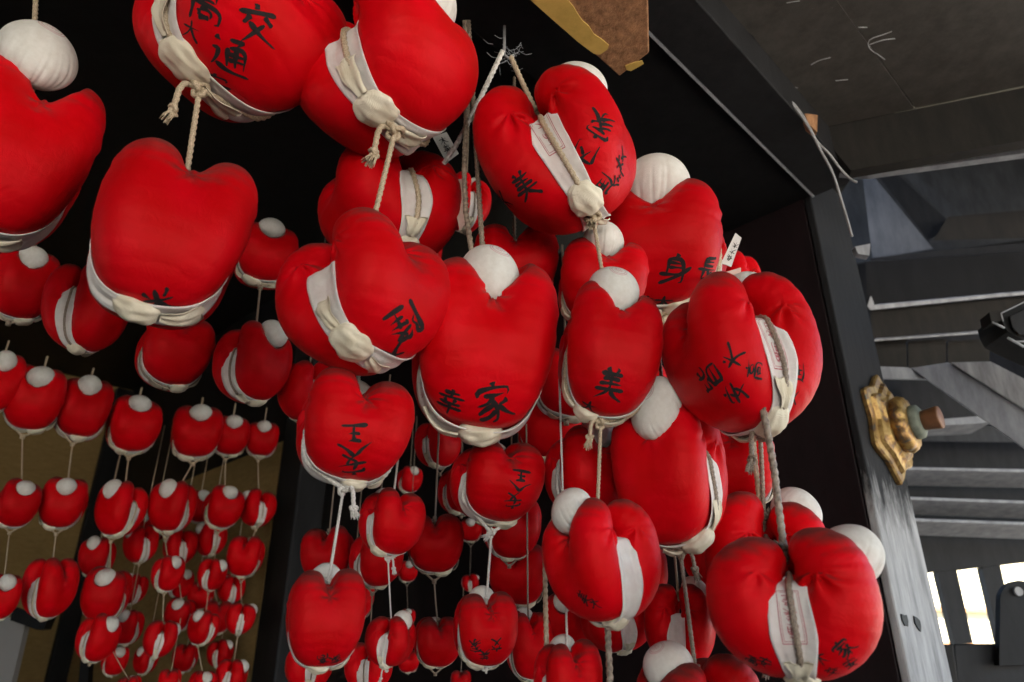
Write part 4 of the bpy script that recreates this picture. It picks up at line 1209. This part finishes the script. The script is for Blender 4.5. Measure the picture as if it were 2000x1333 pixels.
# recess behind it
slab('recess_wall', [(1640, 320), (2200, 260), (2200, 440), (1640, 520)], 4.2, rv(1850, 450, 0.060), 'slate',
     'slate grey back of the recess under the pale rail', 'wall')
slab('recess_panel', [(1684, 338), (1702, 340), (1822, 486), (1704, 506)], 3.6, rv(1850, 450, 0.030), 'panelg',
     'pale grey triangular panel right of the corner post', 'panel')
slab('rafter', [(1712, 340), (1752, 340), (1850, 430), (1846, 456), (1812, 468)], 3.7, rv(1850, 450, 0.080), 'charcoal',
     'charcoal rafter slanting across the slate recess, nearest the triangular panel', 'rafter')
slab('rafter', [(1762, 338), (1786, 336), (1880, 420), (1856, 430)], 3.9, rv(1850, 450, 0.080), 'slate',
     'thin slate rafter behind the charcoal one', 'rafter')
slab('cross_beam', [(1822, 470), (1852, 424), (2150, 398), (2150, 462)], 3.55, rv(1850, 450, 0.080), 'brown',
     'short brown cross beam at the right under the recess', 'beam')
slab('cross_beam', [(1700, 505), (1830, 490), (2150, 462), (2150, 482), (1700, 513)], 3.5, rv(1850, 450, 0.080), 'charcoal',
     'narrow lighter ledge above the deep black beam', 'beam')
slab('cross_beam', [(1690, 512), (2150, 483), (2150, 556), (1694, 598)], 3.42, rv(1850, 450, 0.080), 'black',
     'deep black beam across the right, pale line under it', 'beam')
slab('pale_ledge', [(1694, 598), (1700, 580), (1706, 597), (1955, 574), (2150, 560), (2150, 564), (1955, 580), (1700, 606)], 3.38, rv(1850, 450, 0.080), 'grey',  # narrow pale grey strip along the lower edge of the beam
     'rough pale line along the ledge below the deep black beam', 'ledge')
slab('cross_beam', [(1700, 607), (2150, 566), (2150, 630), (1706, 664)], 3.44, rv(1850, 450, 0.080), 'brown',
     'dark brown beam crossing behind the floodlight', 'beam')
slab('pale_ledge', [(1708, 664), (2150, 631), (2150, 634), (1708, 667)], 3.40, rv(1850, 450, 0.080), 'grey',
     'hairline pale edge under the beam that crosses behind the floodlight', 'ledge')
for i, (x0, x1, x2, x3, lab) in enumerate(((1704, 1770, 1772, 1716, 'dark vertical board next to the corner post, above the pale planks'),
                                 (1773, 1848, 1848, 1774, 'dark vertical board, middle one above the pale planks'),
                                 (1851, 1938, 1936, 1851, 'dark vertical board, right one above the pale planks'))):
    slab('wall_board', [(x0, 667), (x1, 662), (x2, 722), (x3, 726)], 3.5 + .01 * i, (0, .05, 0), 'brown', lab, 'board', 'short boards above the pale planks')
slab('plank', [(1716, 716), (1774, 718), (1822, 741), (1722, 739)], 3.3, (0, .04, .01), 'pale', 'short pale plank end beside the bronze fitting', 'plank')
vslab('plank', [(1778, 719), (1852, 708), (2140, 893), (2140, 975)], (1778, 719, 3.3), (2140, 893, 2.9), .04, 'pale',
     'left one of the two pale planks slanting down to the right', 'plank', bevel=.003)
vslab('plank', [(1856, 708), (1934, 706), (2140, 812), (2140, 889)], (1778, 719, 3.28), (2140, 893, 2.88), .04, 'grey',
     'rough ribbed plank, right one of the two slanting down to the right', 'plank', bevel=.003)
vslab('side_post', [(1936, 650), (2150, 640), (2150, 900), (2030, 770), (1932, 706)], (1936, 650, 3.1), (2150, 640, 2.7), .06, 'slate',
     'slate grey timber behind the floodlight at the right edge', 'post')
# back wall seen between the slats, with three window openings towards the daylight
YW = 4.6
def wallpx(name, pxs, mat, label, cat, Y=YW, th=.06): return slab(name, pxs, Y, (0, th, 0), mat, label, cat)
mbw = MB()
wl, wr = 1660, 2400
def quad(pxs, Y=YW, th=.06): mbw.prism([at(x, y, Y) for x, y in pxs], (0, th, 0))
quad([(1640, 380), (2700, 380), (2700, 690), (2700, 1085), (2004, 1098), (1955, 1104), (1917, 1108), (1870, 1114), (1830, 1116), (1803, 1121), (1700, 1136), (1640, 900)])
quad([(1700, 1136.5), (1802, 1121.5), (1838, 1260), (1838, 1560), (1700, 1560)])
quad([(1831, 1116.5), (1869, 1114.5), (1901, 1257), (1866, 1259)])
quad([(1918, 1108.5), (1954, 1104.5), (1975, 1200), (1975, 1255), (1953, 1255.5)])
quad([(1839, 1260.5), (2700, 1255.5), (2700, 1560), (1839, 1560)])
wall = mbw.build('window_wall', M['charcoal']); tag(wall, 'black slatted wall at the lower right with bright window gaps', 'wall')
for (ax, ay), (bx, by), lab in (((1760, 912), (2300, 922), 'a'), ((1762, 970), (2300, 988), 'b'), ((1772, 1012), (2300, 1030), 'c')):
    mb = MB(); mb.prism([at(ax, ay, 4.2), at(bx, by, 4.2), at(bx, by + 7, 4.2), at(ax, ay + 5.5, 4.2)], (0, .25, -.03))
    tag(mb.build('slat', M['pale'], bevel=.004), {'a': 'highest of three thin pale rails crossing the dark wall', 'b': 'middle of three thin pale rails crossing the dark wall',
         'c': 'lowest of three thin pale rails crossing the dark wall'}[lab], 'rail', 'thin pale rails on the dark wall')
slab('slat', [(1826, 820), (1925, 812), (1935, 826), (1822, 832)], 3.9, (0, .2, 0), 'pale', 'short blotchy pale rail right of the bronze knob', 'rail')
slab('louvre', [(1760, 742), (1840, 742), (1990, 815), (1822, 820), (1760, 790)], 4.3, rv(1850, 450, 0.050), 'charcoal', 'dark board behind the bronze knob', 'board')
slab('louvre', [(1760, 832), (2200, 836), (2200, 866), (1760, 862)], 4.35, rv(1850, 450, 0.050), 'slate', 'slightly lighter board band below the bronze knob', 'board')
# things outside the windows: a sunlit cream building with beams
o = empty('sunlit_building', (6.2, 11, 0)); tag(o, 'bright cream building with tan beams seen through the window gaps', 'building')
mb = MB(); mb.prism([(-3, 0, 0), (5, 0, 0), (5, 0, 6.0), (-3, 0, 6.0)], (0, .3, 0)); mb.build('wall', M['white'], o)
for k, (z, t) in enumerate(((1.75, .06), (2.15, .05), (2.6, .06))):
    mb = MB(); mb.prism([(-3, -.05, z), (5, -.05, z - .3), (5, -.05, z - .3 + t), (-3, -.05, z + t)], (0, .045, 0)); mb.build('beam', M['brownw'], o)
# counter / box in the bottom right corner
slab('wooden_box', [(1792, 1262), (1862, 1258), (1880, 1400), (1815, 1400)], 2.9, (.1, .25, 0), 'brown', 'brown box top at the bottom edge, right of the grey post', 'box', bevel=.006)
slab('dark_cabinet', [(1863, 1258), (2300, 1254), (2300, 1500), (1881, 1500)], 2.95, (0, .3, 0), 'charcoal', 'dark cabinet filling the bottom right corner below the windows', 'cabinet', bevel=.006)
a = np.linspace(math.pi, 0, 13)
pl = [(1986 + 34 * math.cos(x), 1168 - 34 * math.sin(x)) for x in a] + [(2100, 1300), (1954, 1300)]
pl = [(1952, 1300)] + [(1990 - 36 * math.cos(x), 1170 - 36 * math.sin(x)) for x in np.linspace(0, math.pi / 1.0, 13)] + [(2026, 1300)]
pn = slab('round_topped_board', pl, 2.9, (0, .03, 0), 'black', 'black round topped board standing in front of the right window gap', 'board')
mb = MB(); c = at(1987, 1156, 2.895); aa = np.linspace(0, 2 * np.pi, 14, endpoint=False)
mb.prism([c + np.array([.016 * math.cos(x), 0, .016 * math.sin(x)]) for x in aa], (0, -.01, 0)); mb.build('bolt', M['grey'], pn)

# floodlight at the right edge
Yl = 2.3
fl = empty('floodlight', at(1990, 620, Yl)); tag(fl, 'black floodlight housing with silver edges, cut by the right edge', 'lamp')
inv = lambda o_, pts: [np.array(p) - np.array(o_.location) for p in pts]
def fpart(name, pxs, Y, vec, mat, parent=fl):
    mb = MB(); mb.prism([at(x, y, Y) - np.array(parent.location) for x, y in pxs], vec); return mb.build(name, M[mat], parent, bevel=.002)
fpart('bracket', [(1932, 610), (1956, 604), (1960, 624), (1937, 632)], Yl, (0, .06, 0), 'brown')
fpart('housing', [(1953, 612), (1990, 592), (2080, 540), (2080, 700), (1995, 662), (1968, 648), (1958, 630)], Yl + .01, (0, .14, 0), 'black')
fpart('glass', [(1972, 618), (2080, 566), (2080, 656), (1992, 654), (1978, 640)], Yl - .004, (0, .01, 0), 'charcoal')
for p0, p1, w in (((1956, 612), (2070, 556), 2.2), ((1938, 630), (1962, 641), 3.5), ((1955, 612), (1959, 628), 2), ((1968, 660), (2000, 678), 4), ((1985, 668), (2070, 664), 3.5)):
    mb = MB(); A, B_ = at(*p0, Yl - .008), at(*p1, Yl - .008)
    v, f = rope_geo([A - np.array(fl.location), B_ - np.array(fl.location)], w * .0011, 2); mb.add(v, f); mb.build('silver_edge', M['pale'], fl, smooth=True)

# cables at the beam corner
for k, (pts, lab) in enumerate((
    ([(1512, 172), (1545, 200), (1578, 245), (1594, 278), (1620, 300), (1640, 330), (1662, 352), (1674, 357)], 'grey cable curving off the charcoal beam towards the pale rail'),
    ([(1530, 186), (1560, 212), (1588, 262), (1600, 290), (1626, 335), (1640, 380), (1655, 430), (1664, 462)], 'longer grey cable running down onto the top of the corner post'))):
    v, f = rope_geo(smoothline([at(x, y, 1.9) for x, y in pts], 2), .004, 2)
    tag(link('cable', mesh_data('cable', v, f, M['grey'], True)), lab, 'cable', 'cables at the beam corner')
slab('bracket', [(1572, 222), (1597, 225), (1596, 258), (1580, 244)], 1.93, (0, .03, 0), 'brownw', 'little brown wooden chip under the cables', 'bracket')
slab('bracket', [(1670, 482), (1700, 476), (1698, 500), (1676, 496)], 2.38, (0, .03, .0), 'pale', 'small pale clip on the top of the corner post', 'bracket')

# timber end with flaking yellow paint
zt = 3.02
mb = MB(); mb.prism([atz(x, y, zt) for x, y in ((900, -130), (1035, -4), (1122, 72), (1210, 150), (1268, 104), (1266, 0), (1262, -130))], (0, 0, .22))
tb = mb.build('timber_end', M['brownw'], bevel=.004); tag(tb, 'sawn end of a brown timber at the top, flaking yellow paint on its left', 'timber')
mb = MB()
yl = [(900, -130), (1035, -2), (1075, 34), (1105, 60), (1130, 82), (1150, 97), (1160, 104), (1172, 106), (1186, 96), (1189, 88), (1178, 78), (1160, 66), (1150, 50), (1138, 40), (1128, 26), (1120, 12), (1108, -2), (1050, -60), (980, -130)]
mb.prism([atz(x, y, zt - .0005) for x, y in yl], (0, 0, -.0025))
mb.prism([atz(x, y, zt - .0005) for x, y in ((1221, 128), (1232, 124), (1240, 121), (1254, 118), (1257, 124), (1245, 131), (1232, 138), (1224, 136))], (0, 0, -.0025))
M['yellow'] = mat_wood('flaking_yellow_paint', (.78, .52, .14), (.62, .40, .10), .6, stretch=(1, 1, 1), bs=.3)
mb.build('yellow_paint', M['yellow'], tb)

# bronze nail cover with knob on the grey face of the post
M['bronze'], nt_, b_ = newmat('aged_bronze')
tc_ = N_(nt_, 'ShaderNodeTexCoord'); n_ = N_(nt_, 'ShaderNodeTexNoise', Scale=17.0, Detail=7.0, Roughness=.7, Distortion=1.2)
nt_.links.new(tc_.outputs['Object'], n_.inputs['Vector'])
nt_.links.new(ramp(nt_, n_.outputs[0], [(.36, (.10, .12, .11)), (.44, (.25, .13, .05)), (.52, (.44, .28, .09)), (.72, (.55, .38, .15))]).outputs[0], b_.inputs['Base Color'])
b_.inputs['Metallic'].default_value = .65; b_.inputs['Roughness'].default_value = .42
bump(nt_, b_, n_.outputs[0], .5, .004)
M['copper'] = mat_plain('brown_copper', (.20, .09, .04), .5, .3, var=.3, scale=20)
M['patina'] = mat_plain('green_patina', (.16, .18, .14), .7, .2, var=.4, scale=24)
q0 = on(0, .002, 0)
def onface(px, py, off=0.0):
    d = ray(px, py); t = ((q0 + PER * off - CAM) @ PER) / (d @ PER); return CAM + d * t
cen = onface(1728, 838)
fit = empty('bronze_fitting', cen); tag(fit, 'aged bronze nail cover with six lobes and a round brown knob on the corner post', 'fitting')
Zv = np.array([0, 0, 1.])
def disc(name, prof, mat, lob=None, n=64, phase=0.0):
    """prof: list of (radius, height along PER); lob(angle, radius) scales the radius"""
    vs = []; fs = []
    for r_, h_ in prof:
        for j in range(n):
            a_ = 2 * math.pi * j / n
            k = lob(a_, r_) if lob else 1
            vs.append(DIR * math.cos(a_) * r_ * k + Zv * math.sin(a_) * r_ * k + PER * h_)
    for i in range(len(prof) - 1):
        for j in range(n):
            k = (j + 1) % n; fs.append((i * n + j, i * n + k, (i + 1) * n + k, (i + 1) * n + j))
    fs.append(tuple((len(prof) - 1) * n + j for j in range(n)))
    fs.append(tuple(range(n))[::-1])
    mb = MB(); mb.add(vs, fs); return mb.build(name, M[mat], fit, smooth=True)
def lob6(a_, r_):
    q = ((a_ - math.pi / 2) / (math.pi / 3)) % 1.0; q = abs(q - .5) * 2
    return 1 + (.26 * q ** 1.5 - .10) * min(1, max(0, (r_ - .06) / .06))
pl_ = disc('plate', [(.180, 0), (.182, .014), (.176, .020), (.150, .022), (.142, .036), (.122, .042), (.112, .050), (.06, .052)], 'bronze', lob6)
pl_.data.polygons.foreach_set('use_smooth', [False] * len(pl_.data.polygons))
pet = lambda a_, r_: 1 + .07 * abs(math.sin(6 * a_))
disc('rosette', [(.070, .040), (.092, .052), (.098, .072), (.088, .092), (.060, .100)], 'bronze', pet, n=96)
disc('collar', [(.058, .092), (.062, .104), (.060, .122), (.044, .132)], 'patina')
disc('knob', [(.034, .12), (.036, .15), (.040, .180), (.040, .187), (.037, .190)], 'copper')
mb = MB()
for a_ in np.radians([20, 85, 150, 215, 270, 330]):
    c = DIR * math.cos(a_) * .135 + Zv * math.sin(a_) * .135 + PER * .032
    mb.prism([c + DIR * .006 * math.cos(x) + Zv * .010 * math.sin(x) for x in np.linspace(0, 2 * np.pi, 7)[:-1]], PER * .004)
mb.build('nail_hole', M['black'], fit)

# hook and cobwebs where the cords meet the black beam
hk = at(985, 108, 1.38)
mb = MB(); mb.add(*rope_geo([hk + [0, 0, .10], hk, hk + [.012, 0, -.012], hk + [.024, 0, .0]], .004, 2))
g = random.Random(2)
ho = mb.build('beam_hook', M['grey'], smooth=True); tag(ho, 'small iron hook wrapped in grey cobweb under the black beam', 'hook')
mb = MB()
for i in range(26):
    a0 = hk + np.array([g.uniform(-.03, .05), g.uniform(-.02, .02), g.uniform(-.03, .04)]); b0 = a0 + np.array([g.uniform(-.035, .035), g.uniform(-.02, .02), g.uniform(-.025, .015)])
    v, f = rope_geo([a0, (a0 + b0) / 2 + [0, 0, -.006], b0], .0005, 2); mb.add(v, f)
mb.build('cobweb', M['pale'], ho)

# ------------------------------------------------------------------ far left wall
ob = at(228, 880, 5.6); CX, CY = ob[0], ob[1]
def wl_pt(u, z): return np.array([CX, CY, 0]) - DIR * u + np.array([0, 0, z])      # wall L, towards the left/near
def wr_pt(u, z): return np.array([CX, CY, 0]) + PER * u + np.array([0, 0, z])
ztop = atz_ = None
d = ray(240, 742); tt = ((np.array([CX, CY, 0]) - CAM) @ PER) / (d @ PER); zL = (CAM + d * tt)[2]
mb = MB(); mb.prism([wl_pt(-.05, 0), wl_pt(6, 0), wl_pt(6, zL), wl_pt(-.05, zL)], -PER * .05)
tag(mb.build('ochre_wall', M['ochre']), 'ochre plastered wall panel at the lower left behind the far charms', 'wall')
mb = MB(); mb.prism([wl_pt(-.06, 0), wl_pt(.12, 0), wl_pt(.12, 3.7), wl_pt(-.06, 3.7)], PER * .06)
tag(mb.build('corner_pillar', M['black'], bevel=.01), 'black pillar in the far corner between the two ochre panels', 'post')
mb = MB(); mb.prism([wl_pt(.28, zL + .005), wl_pt(6, zL + .005), wl_pt(6, zL + .16), wl_pt(.28, zL + .16)], PER * .10)
tag(mb.build('lintel', M['slate'], bevel=.01), 'lower black lintel above the ochre wall', 'beam')
mb = MB(); mb.prism([wl_pt(.27, zL + .175), wl_pt(6, zL + .175), wl_pt(6, zL + .34), wl_pt(.27, zL + .34)], PER * .16)
tag(mb.build('lintel', M['brown'], bevel=.01), 'upper charcoal lintel above the ochre wall, catching a little light', 'beam')
mb = MB(); mb.prism([wl_pt(.0, zL + .36), wl_pt(6, zL + .36), wl_pt(6, 3.72), wl_pt(0, 3.72)], -PER * .05)
tag(mb.build('upper_wall', M['black']), 'black wall above the lintels at the left', 'wall')
# panel towards the near right
d = ray(552, 862); tt = ((np.array([CX, CY, 0]) - CAM) @ DIR) / (d @ DIR); E = CAM + d * tt
uE = (E - np.array([CX, CY, 0])) @ PER; zR = E[2]
mb = MB(); mb.prism([wr_pt(.08, 0), wr_pt(uE, 0), wr_pt(uE, zR), wr_pt(.08, zR)], DIR * .05)
tag(mb.build('ochre_wall', M['ochre']), 'ochre panel behind the lower rows of far charms, ending at a dark post', 'wall')
mb = MB(); mb.prism([wr_pt(.08, zR + .004), wr_pt(uE + .0, zR + .004), wr_pt(uE + .0, 3.72), wr_pt(.08, 3.72)], DIR * .04)
tag(mb.build('upper_wall', M['black']), 'black boarding above the second ochre panel', 'wall')
mb = MB(); mb.prism([wr_pt(uE + .003, 0), wr_pt(uE + .22, 0), wr_pt(uE + .22, 3.72), wr_pt(uE + .003, 3.72)], DIR * .16)
tag(mb.build('dark_post', M['charcoal'], bevel=.01), 'charcoal post at the right end of the second ochre panel', 'post')
mb = MB(); box(mb, (-2.2, 7.2, 0), (1.3, 7.3, 3.72))
tag(mb.build('back_wall', M['black']), 'black wall deep behind the cluster of charms', 'wall')
# pale screen and dark cap at the bottom left
slab('paper_screen', [(-60, 1196), (52, 1210), (20, 1345), (-60, 1400)], 3.9, (0, .04, 0), 'panel', 'pale grey screen panel at the bottom left corner', 'screen')
slab('screen_cap', [(24, 1186), (96, 1205), (86, 1228), (70, 1230), (20, 1212)], 3.8, (0, .06, 0), 'black', 'short black block on top of the pale screen', 'block')
slab('thin_post', [(160, 1262), (176, 1262), (168, 1400), (146, 1400)], 4.6, (0, .05, 0), 'black', 'thin black upright on the ochre wall at the bottom', 'post')
mb = MB(); box(mb, (-1.7, -7.5, 0), (-1.6, -.6, 3.7)); box(mb, (-5.5, -.7, 0), (-1.701, -.61, 3.69)); tag(mb.build('light_blocking_wall', M['maroon']), 'dark wall added out of view on the left to narrow the light', 'wall')  # unseen walls added to narrow the light from behind the camera
mb = MB(); box(mb, (4.2, -7.5, 0), (4.3, -2.6, 3.84)); tag(mb.build('light_blocking_wall', M['maroon']), 'dark wall added out of view on the right to narrow the light', 'wall')  # unseen wall added to make the light more directional
# unseen wall added to close the room off from the sky
mb = MB(); box(mb, (-5.6, -.2, 0), (-5.5, 8.5, 3.9)); tag(mb.build('light_blocking_wall', M['black']), 'black wall added beyond the left edge to shut out the sky', 'wall')

# ------------------------------------------------------------------ camera, light, sky
cam = bpy.data.cameras.new('camera'); co = bpy.data.objects.new('camera', cam); col.objects.link(co)
co.location = CAM; co.rotation_euler = (math.pi / 2 + PITCH, 0, 0)
cam.sensor_width = 36; cam.lens = 36 * F / 2000; cam.clip_end = 300; cam.clip_start = .05
cam.shift_x = 0; cam.dof.use_dof = True; cam.dof.focus_distance = 1.62; cam.dof.aperture_fstop = 3.2
scene.camera = co
w = bpy.data.worlds.new('World'); scene.world = w; w.use_nodes = True
nt = w.node_tree; bg = nt.nodes['Background']
sky = nt.nodes.new('ShaderNodeTexSky'); sky.sky_type = 'NISHITA'; sky.sun_disc = False
EL, AZ = math.radians(62), math.radians(165)
sky.sun_elevation = EL; sky.sun_rotation = AZ; sky.air_density = 1.0; sky.dust_density = 2.0
nt.links.new(sky.outputs[0], bg.inputs[0]); bg.inputs[1].default_value = .07
sl = bpy.data.lights.new('sun', 'SUN'); sl.energy = 5.0; sl.angle = math.radians(.5); sl.color = (1, .95, .87)
so = bpy.data.objects.new('sun', sl); col.objects.link(so)
dv = Vector((math.sin(AZ) * math.cos(EL), math.cos(AZ) * math.cos(EL), math.sin(EL)))
so.rotation_euler = dv.to_track_quat('Z', 'Y').to_euler(); so.location = (0, -4, 8)
vs_ = scene.view_settings; vs_.view_transform = 'Standard'; vs_.look = 'None'; vs_.gamma = 1; vs_.exposure = 3.42
scene.cycles.max_bounces = 8
scene.cycles.diffuse_bounces = 2
scene.cycles.sample_clamp_indirect = 6
